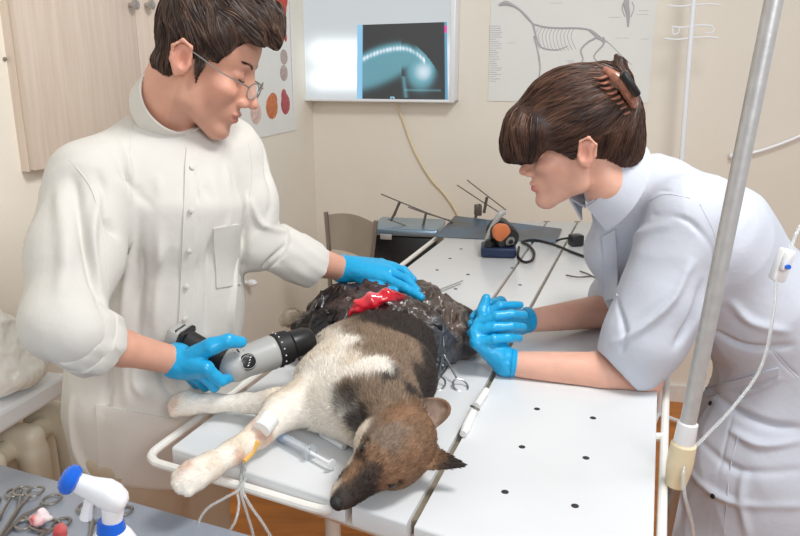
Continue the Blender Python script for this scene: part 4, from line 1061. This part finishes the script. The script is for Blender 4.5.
def cuff_ring(mb, c, axis, r, w, n=24, tube=.0035):
    u, v, d = frame(axis)
    for k in range(3):
        o = (k-1)*w*.5; mb.tube([c+d*o+(r+(.001 if k == 1 else 0))*(math.cos(t)*u+math.sin(t)*v) for t in np.linspace(0, 2*math.pi, n+1)[:-1]], tube*(1 if k == 1 else .8), 8, closed=True)

# ================================================= the man
mf = np.array((math.cos(math.radians(25)), 0.0, -math.sin(math.radians(25))))
mR = rot_from(mf, (.25, 0, 1)); mc = U(197, 62, 1.335); ms = .96
mSR, mSL = U(92, 188, 1.25), U(228, 158, 1.46)
mER, mEL = U(72, 336, 1.07), U(256, 246, 1.45)
mWR, mWL = U(177, 361, 1.185), U(343, 269, 1.585)
mNB = U(166, 124, 1.37); mCH = U(165, 205, 1.38); mBE = U(160, 300, 1.41); mPE = U(156, 392, 1.39)
hipR, hipL = mPE+(-.03, -.06, -.08), mPE+(.03, .06, -.08)
kR, kL = np.array((hipR[0], hipR[1]-.02, .47)), np.array((hipL[0], hipL[1]-.02, .47))
fR, fL = np.array((kR[0], kR[1]+.02, .08)), np.array((kL[0], kL[1]+.02, .08))
Rkn = [U(206, 368, 1.155), U(199, 371, 1.175), U(192, 373, 1.195), U(186, 372, 1.215)]
Rfi = [[U(221, 381, 1.16), U(232, 377, 1.195)], [U(214, 386, 1.19), U(222, 378, 1.235)], [U(205, 386, 1.22), U(214, 376, 1.26)], [U(197, 384, 1.24), U(205, 374, 1.275)]]
Rth = [U(190, 357, 1.175), U(212, 346, 1.17), U(228, 341, 1.175), U(241, 342, 1.19)]
Lkn = [U(386, 279, 1.525), U(389, 272, 1.55), U(387, 267, 1.575), U(381, 264, 1.60)]
Lfi = [[U(405, 288, 1.495), U(421, 297, 1.475)], [U(406, 279, 1.525), U(417, 290, 1.50)], [U(403, 270, 1.56), U(413, 280, 1.54)], [U(395, 267, 1.59), U(404, 274, 1.575)]]
Lth = [U(362, 278, 1.56), U(379, 287, 1.52), U(394, 292, 1.495)]
mhR, mhRc, mhRr = hand_fn(mWR, Rkn, Rfi, Rth, -.0015); mhL, mhLc, mhLr = hand_fn(mWL, Lkn, Lfi, Lth, -.0015)
mhead = grp(mc, .19, local(lambda q: head_fn(q), mc, mR, ms))
mbody = union([chain([(mc+mR@np.array((-.020, 0, -.01)), .053), (mc+mR@np.array((-.020, 0, -.075)), .052), (mNB, .056)], .02),
               chain([(mNB, .056), (mCH, .095), (mBE, .095), (mPE, .10)], .03), rc(mNB+(0, 0, -.05), mSR, .06, .05), rc(mNB+(0, 0, -.05), mSL, .06, .05),
               chain([(mSR, .045), (mER, .036), (mER*.55+mWR*.45, .029), (mWR, .0235)], .01), chain([(mSL, .042), (mEL, .034), (mEL*.45+mWL*.55, .036), (mWL, .026)], .01),
               chain([(hipR, .08), (kR, .055), (fR, .04)], .02), chain([(hipL, .08), (kL, .055), (fL, .04)], .02),
               rc(fR, fR+(.10, -.05, -.05), .04, .03), rc(fL, fL+(.10, -.05, -.05), .04, .03)], .02)
def fman(p):
    d = smin(mbody(p), mhead(p), .012); d = smin(d, mhR(p), .006); return smin(d, mhL(p), .006)
lo = (-.75, .95, 0.0); hi = (.06, 1.72, 1.72)
V, F = surf(fman, lo, hi, .0030)
man = mesh_obj('person', V, F, M['skin'], cols=skincol(V, mc, mR, ms, (214, 160, 136), (190, 96, 88), False))
tag(man, 'dark-haired man in glasses and cream coat, bending over the dog with a drill', 'person')
print('man body', len(V))
def mH(x, y, z): return mc+mR@(np.array((x, y, z))*ms)
# hair
def mhair_fn(q):
    d = ell((.002, 0, .066), (.094, .086, .090))(q)
    d = smin(d, chain([((.03, .03, .135), .026), ((.085, .015, .122), .026), ((.112, -.01, .095), .018)], .02)(q), .03)
    d = smin(d, chain([((.03, -.03, .130), .028), ((.080, -.035, .112), .024), ((.098, -.045, .085), .012)], .02)(q), .03)
    d = smin(d, ell((-.030, 0, -.010), (.044, .062, .054))(q), .02)
    d = smax(d, -ell((.105, 0, .018), (.066, .12, .066))(q), .008)
    d = smax(d, -ell((.052, 0, -.05), (.060, .12, .085))(q), .006)
    for s in (1, -1):
        d = smax(d, -ell((-.004, s*.088, -.002), (.021, .03, .033))(q), .006)
        d = smin(d, ell((.024, s*.073, .010), (.009, .006, .026))(q), .004)
    d = smax(d, (-.052-q[:, 2])-.35*(q[:, 0]+.06), .01)
    d = smax(d, -(head_fn(q)+.002), .002)
    return d-.0028*vnoise(q*np.array((1, 1, .6)), 75, 3)-.003*ridg(q, 30, 4)
mhair = grp(mc+mR@np.array((0, 0, .05)), .20, local(mhair_fn, mc, mR, ms))
V, F = surf(mhair, mc-.22, mc+.24, .0026)
def hcol(P, a, b, sc=60, sd=2): w = np.clip(.5+.7*fbm(P, sc, 2, sd), 0, 1)[:, None]; return np.array(lin(a)[:3])*(1-w)+np.array(lin(b)[:3])*w
hr = mesh_obj('hair', V, F, M['hair'], man, cols=hcol(V, (34, 24, 22), (66, 48, 40)))
def hair_strands(f, V, F, n, c, R, whorl, steps, step, col, nm, par, w=.0007, keepf=None, sweep=None, lift=.0012, wob=.05, out=0):
    ids = RNG.integers(0, len(F), n); P = V[F[ids]].mean(1)
    if keepf is not None: P = P[keepf(P)]
    dirfn = lambda P_, D_, s_: sweep(P_)
    return strands(f, P, sweep(P), steps, step, lift=lift, w=w, cols=col(P), name=nm, m=M['hair'], parent=par, dirfn=dirfn, wob=wob, out=out)
wh = np.array((-.075, .0, .125))
def msweep(P):
    q = ((P-mc)@mR)/ms; D = q-wh; D[:, 2] -= .5*np.clip(.09-q[:, 2], 0, 1)+.02
    D += .05*np.stack([vnoise(q, 28, 5), vnoise(q, 28, 6), vnoise(q, 28, 7)], 1)
    D /= np.linalg.norm(D, axis=1)[:, None]+1e-9; return D@mR.T
hair_strands(mhair, V, F, 7000, mc, mR, wh, 7, .0055, lambda P: hcol(P, (40, 28, 24), (98, 74, 60), 90, 6)*(1+RNG.normal(0, .25, len(P)).clip(-.6, .8))[:, None], 'hair_strands', hr, sweep=msweep, wob=.07, w=.0008)
# brows, lashes, glasses
for s in (1, -1):
    n = 170; t = RNG.random(n); q = np.stack([.0975-.012*t**2, s*(.012+.036*t), .031+.007*np.sin(t*2.2)+RNG.normal(0, .0012, n)], 1)
    P = mc+(q*ms)@mR.T; D = np.tile(mR@np.array((-.2, s*1., .25)), (n, 1))
    strands(fman, P, D, 2, .0026, lift=.0006, w=.0004, cols=np.tile(np.array(lin((58, 40, 32))[:3]), (n, 1)), name='eyebrow', m=M['hair'], parent=man)
    MB().tube([hit_p for hit_p in [mH(.0935, s*.020, .0075), mH(.0945, s*.028, .0055), mH(.0925, s*.036, .0055), mH(.088, s*.044, .008)]], [.0006, .0011, .0011, .0006], 6, 4).build('eyelashes', M['lash'], man)
gl = MB()
for s in (1, -1):
    gl.tube([mH(.122-.006*abs(math.cos(t))*0-.010*(math.cos(t)*.5+.5), s*(.034+.024*math.cos(t)), -.002+.0155*math.sin(t)) for t in np.linspace(0, 2*math.pi, 30)[:-1]], .0011, 6, closed=True)
    gl.tube([mH(.112, s*.058, .004), mH(.104, s*.066, .006), mH(.06, s*.076, .010), mH(.0, s*.083, .022), mH(-.018, s*.084, .010)], .0013, 6, 4)
gl.tube([mH(.122, -.010, .004), mH(.126, 0, .007), mH(.122, .010, .004)], .0011, 6, 3)
go = gl.build('glasses', M['dsteel'], man)
for s in (1, -1):
    mb = MB(); L_ = [mH(.1215-.010*(math.cos(t)*.5+.5), s*(.034+.0235*math.cos(t)), -.002+.015*math.sin(t)) for t in np.linspace(0, 2*math.pi, 25)[:-1]]
    L2 = [p+mR[:, 0]*.001 for p in L_]; n = 24; mb.add(L_+L2, [tuple(range(n-1, -1, -1)), tuple(range(n, 2*n))]+[(i, (i+1) % n, n+(i+1) % n, n+i) for i in range(n)])
    mb.build('lens', mat('lens_glass', (235, 240, 240), .05, alpha=.12, spec=.8), go, smooth=False)
# coat
hem = .735
cuR0, cuR1 = U(74, 331, 1.055), U(97, 345, 1.095)
cuL0, cuL1 = U(274, 247, 1.47), U(312, 266, 1.53)
ctor = chain([(mNB+(-.01, .015, -.055), .062), (mCH+(0, 0, .02), .135), (mBE, .150), (mPE, .158), (mPE+(-.01, 0, -.20), .165)], .06)
csh = union([rc(mNB+(-.015, 0, -.058), mSR+(0, 0, .012), .066, .070), rc(mNB+(0, 0, -.060), mSL+(0, 0, .012), .062, .064)], .04)
cslR = union([chain([(mSR, .072), (mSR*.5+mER*.5+(-.012, 0, 0), .070), (mER+(-.012, 0, .022), .056), (cuR0, .046)], .03)], .03)
cslL = union([chain([(mSL, .062), (mSL*.5+mEL*.5+(.006, 0, 0), .056), (mEL, .046), (cuL0, .036)], .03)], .03)
def cuff(c0, c1, r): # turned-up sleeve end, hollow
    u, v, d = frame(c1-c0); L = np.linalg.norm(c1-c0)
    def f(p):
        t = (p-c0)@d; rad = np.linalg.norm(p-c0-t[:, None]*d, axis=1); a = rad-(r+.004*np.sin(t*90)-.006*t/L); return smax(smax(a, t-L, .006), -t-.02, .004)
    hole = lambda p: smax(np.linalg.norm(p-c0-((p-c0)@d)[:, None]*d, axis=1)-(r-.007), np.maximum(-((p-c0)@d)+L*.45, (p-c0)@d-L-.02), .004)
    return f, hole
cfR, hlR = cuff(cuR0, cuR1, .056); cfL, hlL = cuff(cuL0, cuL1, .052)
def fcoat(p):
    d = smin(ctor(p), csh(p), .04)
    d = smin(d, cslR(p), .018); d = smin(d, cslL(p), .022)
    d = smax(d, hem-p[:, 2]+.015*np.sin(p[:, 0]*20), .004)
    return d
AMP = 1.35
MS = [ # folds seen on the coat: line, width, height
 ([(74, 180), (84, 240), (105, 318)], 0.0086, -0.0161), ([(60, 190), (66, 250), (60, 300)], 0.0115, 0.0115), ([(98, 175), (112, 230), (116, 300)], 0.0072, -0.0161),
  ([(100, 190), (92, 240), (98, 290)], 0.0072, 0.0092),
 ([(120, 185), (128, 250), (125, 340), (128, 400)], 0.0101, 0.0161), ([(138, 190), (142, 260), (138, 340)], 0.0072, -0.0138), ([(158, 180), (160, 250), (154, 330)], 0.0086, 0.0115),
 ([(115, 330), (108, 400), (112, 480)], 0.0086, -0.0115), ([(205, 190), (208, 250), (204, 330)], 0.0072, -0.0092), ([(222, 170), (224, 230)], 0.0072, 0.0092),
 ([(245, 190), (243, 250), (246, 320)], 0.0072, -0.0115), ([(236, 250), (228, 310), (232, 350)], 0.0065, 0.0103), ([(112, 150), (125, 180), (150, 205)], 0.0072, -0.0080), ([(120, 140), (128, 165), (128, 200)], 0.0050, 0.0069),
 ([(255, 130), (264, 170), (268, 215)], 0.0072, -0.0103), ([(268, 150), (285, 190), (300, 228)], 0.0072, 0.0092), ([(285, 245), (268, 262), (262, 285)], 0.0050, -0.0092), ([(250, 200), (262, 225), (290, 235)], 0.0058, 0.0080),
 ([(75, 400), (82, 450), (100, 480)], 0.0086, 0.0115), ([(140, 345), (136, 380), (150, 400)], 0.0086, 0.0115), ([(200, 380), (205, 420), (200, 470)], 0.0086, 0.0092), ([(160, 345), (165, 385), (190, 405)], 0.0072, -0.0092),
 ([(184, 150), (190, 200), (189, 260), (183, 310), (180, 345)], 0.0045, 0.0045), ([(192, 150), (197, 200), (195, 260), (190, 320)], 0.0025, -0.0050),
 ([(213, 228), (214, 284), (228, 290), (238, 283), (238, 224), (213, 228)], 0.0020, 0.0022), ([(95, 400), (128, 420), (185, 416)], 0.0022, 0.0030), ([(95, 400), (92, 470), (180, 478), (185, 416)], 0.0018, -0.0025),
 ([(135, 92), (100, 110), (78, 138)], 0.0018, -0.0018), ([(131, 100), (128, 140), (124, 175)], 0.0018, -0.0018)]
mcoat = cloth('coat', fcoat, (-.80, .90, .64), (.05, 1.72, 1.55), .0036, M['coatm'], man, MS, .0050, 7, 3)
nk_ax = U(192, 84, 1.28)-U(148, 134, 1.385)
mb = MB(); band(mb, U(171, 103, 1.335), nk_ax, U(140, 75, 1.36)-U(166, 111, 1.325), .061, .042, .004, flare=-.001, gap=.12, dip=.014)
mb.build('collar', M['coatm'], man)
MT = bvh(mcoat)
patch(MT, [(186, 148), (197, 150), (190, 335), (178, 333)], 7, 40, .0030, 'placket', M['coatm'], man)
patch(MT, [(213, 228), (238, 224), (240, 284), (216, 288)], 10, 18, .0026, 'chest_pocket', M['coatm'], man)
patch(MT, [(97, 404), (180, 420), (176, 482), (100, 476)], 24, 18, .0035, 'side_pocket', M['coatm'], man)
for sp_ in ([(132, 94), (104, 116), (80, 142)], [(70, 160), (92, 190), (104, 240), (108, 290)], [(134, 102), (131, 140), (127, 180)], [(246, 132), (252, 170), (247, 215)]):
    mb = MB(); seam(mb, MT, sp_)
    if mb.V: mb.build('seam', M['coatm'], man)
for y, dx in ((168, 2), (210, 2), (250, 0), (286, -2), (318, -5)):
    c, n_ = hitm(MT, 189+dx, y); n_ = n_ if n_[1] < 0 else -n_; MB().lathe(c+n_*.004, n_, [(0, .0045), (.002, .005), (.003, .0035)], 12).build('button', M['coatm'], man)
def gloves(f, c, R, par, name, ring_c, ring_ax, rr, dark=0):
    V, F = surf(f, c-R, c+R, .0019)
    o = mesh_obj(name, V, F, M['glove'], par); mb = MB(); cuff_ring(mb, ring_c, ring_ax, rr, .010, tube=.0042); mb.build('rolled_cuff', M['glove'], o); return o
def sleeve_cuff(c0, c1, r, m, par, seed):
    u, v, d = frame(c1-c0); L = np.linalg.norm(c1-c0); prof = [(-.004, r*.80), (0, r*.97), (.006, r*1.02), (L*.45, r*1.0), (L*.5, r*1.035), (L*.93, r*1.02), (L, r*.99), (L+.001, r-.005), (L*.8, r-.009), (L*.3, r-.012)]
    n = 48; V = []
    for k, (h, rr) in enumerate(prof):
        for j in range(n):
            a = 2*math.pi*j/n; w = 1+.035*math.sin(a*3+seed)+.025*math.sin(a*7+seed*2+h*60)+.02*math.sin(a*13+h*90)
            V.append(c0+d*(h+.004*math.sin(a*2+seed))+rr*w*(math.cos(a)*u+math.sin(a)*v))
    N_ = len(prof); Fs = [(i*n+j, i*n+(j+1) % n, (i+1)*n+(j+1) % n, (i+1)*n+j) for i in range(N_-1) for j in range(n)]+[tuple(range(n-1, -1, -1)), tuple(range((N_-1)*n, N_*n))]
    return MB().add(V, Fs).build('rolled_sleeve_cuff', m, par)
sleeve_cuff(cuR0, cuR1, .054, M['coatm'], man, 1); sleeve_cuff(cuL0, cuL1, .050, M['coatm'], man, 2)
g1, c_, r_ = hand_fn(mWR, Rkn, Rfi, Rth, .0010); gloves(lambda p: g1(p)-.0009*fbm(p, 70, 2, 4), c_, r_, man, 'glove', mWR*.97+mER*.03, mWR-mER, .0265)
g2, c_, r_ = hand_fn(mWL, Lkn, Lfi, Lth, .0010); gloves(lambda p: g2(p)-.0009*fbm(p, 70, 2, 5), c_, r_, man, 'glove', mWL*.97+mEL*.03, mWL-mEL, .0265)
tr = union([chain([(mPE, .12), (hipR, .10), (kR, .082), (fR+(0, 0, .02), .068)], .03), chain([(mPE, .12), (hipL, .10), (kL, .082), (fL+(0, 0, .02), .068)], .03)], .03)
cloth('trousers', lambda p: smax(smax(tr(p), p[:, 2]-.80, .01), .07-p[:, 2], .004), (-.75, 1.05, .05), (-.2, 1.65, .84), .006, M['pants'], man, (), .005, 10, 7)
for f in (fR, fL):
    ff = union([rc(f+(-.01, 0, -.03), f+(.12, -.06, -.045), .048, .036)], .01); V, F = surf(lambda p: smax(ff(p), .001-p[:, 2], .003), f-.2, f+.22, .006); mesh_obj('shoe', V, F, M['shoe'], man)

# ================================================= the woman
ap = math.radians(9)
wf = np.array((-math.cos(ap), .17, -math.sin(ap))); wR = rot_from(wf, (0, 0, 1)); wc = U(581, 151, 1.425); wsz = .99
wSN, wSF = U(688, 218, 1.37), U(640, 200, 1.66)
wEN, wEF = U(640, 378, 1.345), U(642, 306, 1.72)
wWN, wWF = U(506, 363, 1.385), U(521, 322, 1.57)
wNB = U(648, 190, 1.50); wCH = U(702, 248, 1.50); wBE = U(762, 312, 1.50); wPE = U(806, 362, 1.50)
Nkn = [U(484, 316, 1.42), U(478, 324, 1.405), U(475, 333, 1.39), U(476, 343, 1.375)]
Nfi = [[U(500, 306, 1.42), U(520, 305, 1.45)], [U(496, 316, 1.395), U(512, 314, 1.40), U(524, 315, 1.43)], [U(494, 327, 1.385), U(511, 326, 1.39), U(523, 327, 1.42)], [U(494, 339, 1.37), U(508, 338, 1.38), U(519, 338, 1.41)]]
Nth = [U(484, 330, 1.40), U(482, 312, 1.42), U(486, 298, 1.435)]
Fkn = [U(500, 309, 1.50), U(498, 316, 1.49), U(497, 324, 1.485), U(498, 332, 1.475)]
Ffi = [[U(484, 308, 1.475), U(473, 317, 1.435)], [U(482, 315, 1.465), U(471, 324, 1.425)], [U(482, 324, 1.455), U(471, 333, 1.415)], [U(484, 333, 1.445), U(474, 341, 1.41)]]
Fth = [U(508, 312, 1.53), U(500, 302, 1.50), U(490, 303, 1.47)]
whN, a1, a2 = hand_fn(wWN, Nkn, Nfi, Nth, -.0015, rw=.021, sc=.92); whF, b1, b2 = hand_fn(wWF, Fkn, Ffi, Fth, -.0015, rw=.021, sc=.92)
whead = grp(wc, .19, local(lambda q: head_fn(q, True), wc, wR, wsz*.97))
whN_hip, whF_hip = wPE+(.0, -.07, -.06), wPE+(.0, .07, -.06)
wkN, wkF = np.array((wPE[0]-.03, wPE[1]-.08, .47)), np.array((wPE[0]-.03, wPE[1]+.08, .47)); wfN, wfF = wkN+(.02, 0, -.39), wkF+(.02, 0, -.39)
wbody = union([chain([(wc+wR@np.array((-.020, 0, -.01)), .045), (wc+wR@np.array((-.045, 0, -.07)), .043), (wNB, .048)], .02),
               chain([(wNB, .055), (wCH, .095), (wBE, .09), (wPE, .12)], .05), rc(wNB, wSN, .05, .045), rc(wNB, wSF, .05, .045),
               chain([(wSN, .045), (wEN, .043), (wEN*.72+wWN*.28, .043), (wWN, .024)], .01), chain([(wSF, .045), (wEF, .042), (wEF*.72+wWF*.28, .042), (wWF, .024)], .01),
               chain([(whN_hip, .08), (wkN, .05), (wfN, .035)], .02), chain([(whF_hip, .08), (wkF, .05), (wfF, .035)], .02),
               rc(wfN, wfN+(-.11, 0, -.05), .035, .027), rc(wfF, wfF+(-.11, 0, -.05), .035, .027)], .02)
def fwom(p):
    d = smin(wbody(p), whead(p), .012); d = smin(d, whN(p), .006); d = smin(d, whF(p), .006)
    return np.where(p[:, 0] < .49, smax(d, TZ+.0015-p[:, 2], .004), d)
V, F = surf(fwom, (.06, 1.18, 0), (1.05, 1.86, 1.56), .0030)
wom = mesh_obj('person', V, F, M['skin'], cols=skincol(V, wc, wR, wsz*.97, (226, 174, 152), (206, 104, 104), True))
tag(wom, 'brown-haired woman in white short-sleeved coat leaning on the table with clasped gloved hands', 'person')
def wH(x, y, z): return wc+wR@(np.array((x, y, z))*wsz)
def wmain(q):
    d = ell((.002, 0, .066), (.112, .086, .098))(q)
    d = smin(d, ell((-.062, 0, .050), (.052, .062, .070))(q), .03)
    d = smin(d, ell((-.080, -.0, .0), (.036, .045, .050))(q), .03)
    d = smax(d, -ell((.085, 0, -.045), (.075, .12, .082))(q), .008)
    for s in (1, -1): d = smax(d, -ell((-.006, s*.090, .002), (.021, .024, .034))(q), .006)
    d = smax(d, -ell((.0, 0, -.085), (.065, .12, .075))(q), .01)
    return d
def wbang(q):
    d = union([ell((.105, 0, .052), (.040, .066, .050)), ell((.128, 0, .018), (.022, .052, .030)), chain([((.085, -.058, .055), .026), ((.100, -.055, .015), .018)], .02), chain([((.085, .058, .055), .026), ((.100, .055, .015), .018)], .02)], .03)(q)
    return smax(d, -.002-q[:, 2]+.10*(q[:, 0]-.12)+.005*np.abs(vnoise(q*np.array((1, 1, 0)), 60, 2))+.0025*np.sin(q[:, 1]*400), .003)
def wbun(q):
    return union([ell((-.075, 0, .118), (.030, .032, .024)), chain([((-.075, -.005, .12), .020), ((-.055, 0, .145), .012), ((-.04, .01, .148), .007)], .01), chain([((-.08, .01, .12), .018), ((-.085, 0, .150), .009), ((-.080, -.01, .166), .004)], .01)], .012)(q)
def whair_fn(q):
    d = smin(smin(wmain(q), wbang(q), .028), wbun(q), .012); d = smax(d, -(head_fn(q/.97, True)*.97+.002), .002)
    return d-.0010*ridg(q*np.array((.35, 1, 1.4)), 90, 4)-.0012*vnoise(q, 40, 9)
whair = grp(wc+wR@np.array((0, 0, .04)), .24, local(whair_fn, wc, wR, wsz))
V, F = surf(whair, wc-.25, wc+.26, .0026)
whr = mesh_obj('hair', V, F, M['hair'], wom, cols=hcol(V, (38, 24, 20), (72, 48, 38), 40))
clipq = np.array((-.092, 0, .105))
def wsweep(P):
    q = ((P-wc)@wR)/wsz; D = clipq-q; bang = wbang(q) < wmain(q)
    D[bang] = np.stack([.35*(.13-q[bang, 0])*8, q[bang, 1]*2, np.full(bang.sum(), -1.)], 1)
    nape = (q[:, 2] < .03) & (q[:, 0] < -.03); D[nape] = np.array((-.25, 0, 1.))
    D /= np.linalg.norm(D, axis=1)[:, None]+1e-9; return D@wR.T
hair_strands(whair, V, F, 9000, wc, wR, wh, 9, .0065, lambda P: hcol(P, (38, 24, 20), (104, 72, 56), 50, 6)*(1+RNG.normal(0, .22, len(P)).clip(-.6, .8))[:, None], 'hair_strands', whr, sweep=wsweep, wob=.03, w=.0007, lift=.0010)
mb = MB(); mb.tube([wH(-.03, -.08, .02), wH(-.025, -.083, -.02), wH(-.022, -.075, -.06), wH(-.03, -.066, -.085)], .0007, 5, 4); mb.tube([wH(-.035, -.08, .02), wH(-.034, -.080, -.03), wH(-.04, -.070, -.07)], .0006, 5, 4)
o = mb.build('loose_strand', M['hair'] if 0 else mat('strand', (60, 40, 32), .5), whr); o['kind'] = 'stuff'
for s in (1, -1):
    MB().tube([wH(.090, s*.020, .0070), wH(.0925, s*.028, .005), wH(.0895, s*.036, .005), wH(.084, s*.044, .007)], [.0008, .0014, .0014, .0007], 6, 4).build('eyelashes', M['lash'], wom)
# claw clip
M['claw'] = mat('tortoise_claw', (176, 118, 96), .25, var=.4, vscale=80, spec=.6)
cl0, cl1 = wc+U(603, 76, 1.36)-wc, U(637, 108, 1.36)
CF = lambda px, py, Y=1.355: U(px, py, Y)
clip = MB(); clip.tube([CF(604, 69, 1.36), CF(618, 79, 1.345), CF(629, 94, 1.345), CF(634, 106, 1.36)], [.006, .010, .011, .007], 12, 4); co = clip.build('hair_claw', M['claw'], wom)
for t in np.linspace(0, 1, 8):
    a = CF(607+t*22, 76+t*36, 1.352); MB().tube([a, a+np.array((-.012, -.004, -.004)), a+np.array((-.021, .004, -.003))], [.003, .0025, .0014], 8, 3).build('claw_tooth', M['claw'], co)
R_ = rot_from(CF(640, 98)-CF(625, 75), (1, -.3, .6)); MB().box(CF(630, 86, 1.335)+(0, 0, .004), (.050, .026, .014), R=R_, bev=.004).build('claw_handle', M['black'], co)
# coat
slN = chain([(wSN, .075), (wSN*.5+wEN*.5, .078), (U(644, 338, 1.345), .074), (U(630, 362, 1.345), .066)], .03)
slF = chain([(wSF, .070), (wSF*.5+wEF*.5, .072), (U(628, 285, 1.70), .062), (U(612, 298, 1.70), .054)], .03)
dN = (wWN-wEN)/np.linalg.norm(wWN-wEN); dFv = (wWF-wEF)/np.linalg.norm(wWF-wEF)
ctw = union([chain([(U(612, 190, 1.46), .054), (wNB+(.02, 0, -.02), .070), (wCH+(.0, 0, .01), .125), (wBE, .122), (wPE+(0, 0, .02), .155)], .07), chain([(wPE+(.0, 0, .02), .155), (wPE+(-.06, -.02, -.25), .175), (wPE+(-.10, -.04, -.62), .20)], .06)], .05)
shw = union([chain([(U(618, 210, 1.50), .045), (U(612, 250, 1.54), .050), (U(628, 300, 1.54), .045)], .03), rc(wNB+(.01, 0, -.015), wSN+(0, 0, .005), .062, .068), rc(wNB+(.01, 0, -.015), wSF+(0, 0, .005), .062, .064)], .03)
nE, fE = U(618, 372, 1.345), U(594, 306, 1.70)
nA = np.array((-.72, -.05, -.69)); nA /= np.linalg.norm(nA)
def fwc(p):
    d = smin(ctw(p), shw(p), .04)
    a_ = slN(p); b_ = (p-nE)@nA; sn = smax(smax(a_, b_, .004), -smax(a_+.007, -b_-.02, .003), .002)
    a_ = slF(p); b_ = (p-fE)@nA; sf = smax(smax(a_, b_, .004), -smax(a_+.007, -b_-.02, .003), .002)
    d = smin(d, sn, .016); d = smin(d, sf, .02)
    d = smax(d, .40-p[:, 2], .004)
    return np.where(p[:, 0] < .49, smax(d, TZ+.003-p[:, 2], .004), d)
WS = [([(612, 345), (640, 330), (672, 300), (690, 262)], 0.0065, 0.0115), ([(618, 300), (625, 330), (622, 352)], 0.0058, -0.0092), ([(616, 250), (640, 235), (668, 225)], 0.0086, 0.0069),
 ([(700, 285), (692, 320), (676, 345)], 0.0086, -0.0161), ([(655, 215), (690, 222), (712, 260), (705, 300)], 0.0043, -0.0069), ([(720, 250), (716, 300), (700, 330)], 0.0086, 0.0092),
 ([(640, 195), (665, 192), (690, 200)], 0.0020, -0.0030), ([(730, 300), (750, 320), (785, 330)], 0.0086, 0.0103), ([(715, 330), (745, 345), (790, 345)], 0.0072, -0.0115), ([(712, 380), (745, 392), (780, 378)], 0.0040, 0.0060), ([(712, 386), (735, 410), (770, 425), (800, 428)], 0.0086, -0.0138),
 ([(730, 430), (760, 445), (800, 440)], 0.0086, 0.0115), ([(700, 440), (740, 470), (800, 470)], 0.0086, -0.0092), ([(690, 470), (730, 500), (800, 505)], 0.0086, 0.0103), ([(735, 400), (722, 460), (712, 536)], 0.0030, -0.0040),
 ([(768, 345), (785, 365), (800, 378)], 0.0030, -0.0030), ([(672, 460), (680, 500), (672, 536)], 0.0086, 0.0115), ([(745, 470), (742, 500), (748, 536)], 0.0086, 0.0092)]
wcoat = cloth('coat', fwc, (.30, 1.10, .38), (1.12, 1.84, 1.40), .0036, M['coatw'], wom, WS, .0040, 8, 23)
mb = MB(); nka = U(600, 160, 1.47)-U(655, 192, 1.50); band(mb, U(600, 180, 1.450), nka, U(640, 128, 1.47)-U(616, 180, 1.46), .064, .038, .004, flare=.0, gap=.5, dip=.0)
band(mb, U(604, 182, 1.450), nka, U(640, 128, 1.47)-U(616, 180, 1.46), .094, .052, .005, flare=-.026, gap=.55, dip=-.0)
mb.build('collar', M['coatw'], wom)
def panel(mb, pts, n_, t=.004):
    P = [np.asarray(p, float) for p in pts]; k = len(P); n_ = np.asarray(n_, float)/np.linalg.norm(n_)
    mb.add(P+[p+n_*t for p in P], [tuple(range(k-1, -1, -1)), tuple(range(k, 2*k))]+[(i, (i+1) % k, k+(i+1) % k, k+i) for i in range(k)]); return mb
WT = bvh(wcoat)
patch(WT, [(706, 388), (778, 367), (779, 374), (708, 397)], 24, 4, .0050, 'pocket_edge', M['coatw'], wom)
patch(WT, [(616, 228), (603, 236), (606, 300), (618, 296)], 6, 16, .0050, 'lapel', M['coatw'], wom)
for sp_ in ([(650, 200), (666, 194), (690, 198)], [(700, 204), (716, 240), (718, 290)], [(738, 436), (730, 470), (724, 534)], [(768, 345), (785, 365), (798, 378)]):
    mb = MB(); seam(mb, WT, sp_)
    if mb.V: mb.build('seam', M['coatw'], wom)
for y, x in ((404, 712), (496, 714)):
    c, n_ = hitm(WT, x, y); n_ = n_ if n_[1] < 0 else -n_; MB().lathe(c+n_*.004, n_, [(0, .005), (.002, .0055), (.003, .004)], 12).build('button', M['black'], wom)
g3, c_, r_ = hand_fn(wWN, Nkn, Nfi, Nth, .0010, rw=.021, sc=.92); gloves(lambda p: smax(g3(p)-.0010*fbm(p, 70, 2, 4), TZ+.0012-p[:, 2], .002), c_, r_, wom, 'glove', wWN*.95+wEN*.05+(0, 0, .002), wWN-wEN, .0245)
g4, c_, r_ = hand_fn(wWF, Fkn, Ffi, Fth, .0010, rw=.021, sc=.92); gloves(lambda p: smax(g4(p)-.0010*fbm(p, 70, 2, 5), TZ+.0012-p[:, 2], .002), c_, r_, wom, 'glove', wWF*.95+wEF*.05+(0, 0, .003), wWF-wEF, .0245)
for f in (wfN, wfF):
    ff = rc(f+(.01, 0, -.03), f+(-.12, 0, -.045), .042, .034); V, F = surf(lambda p: smax(ff(p), .001-p[:, 2], .003), f-.22, f+.2, .006); mesh_obj('shoe', V, F, M['wpl'], wom)
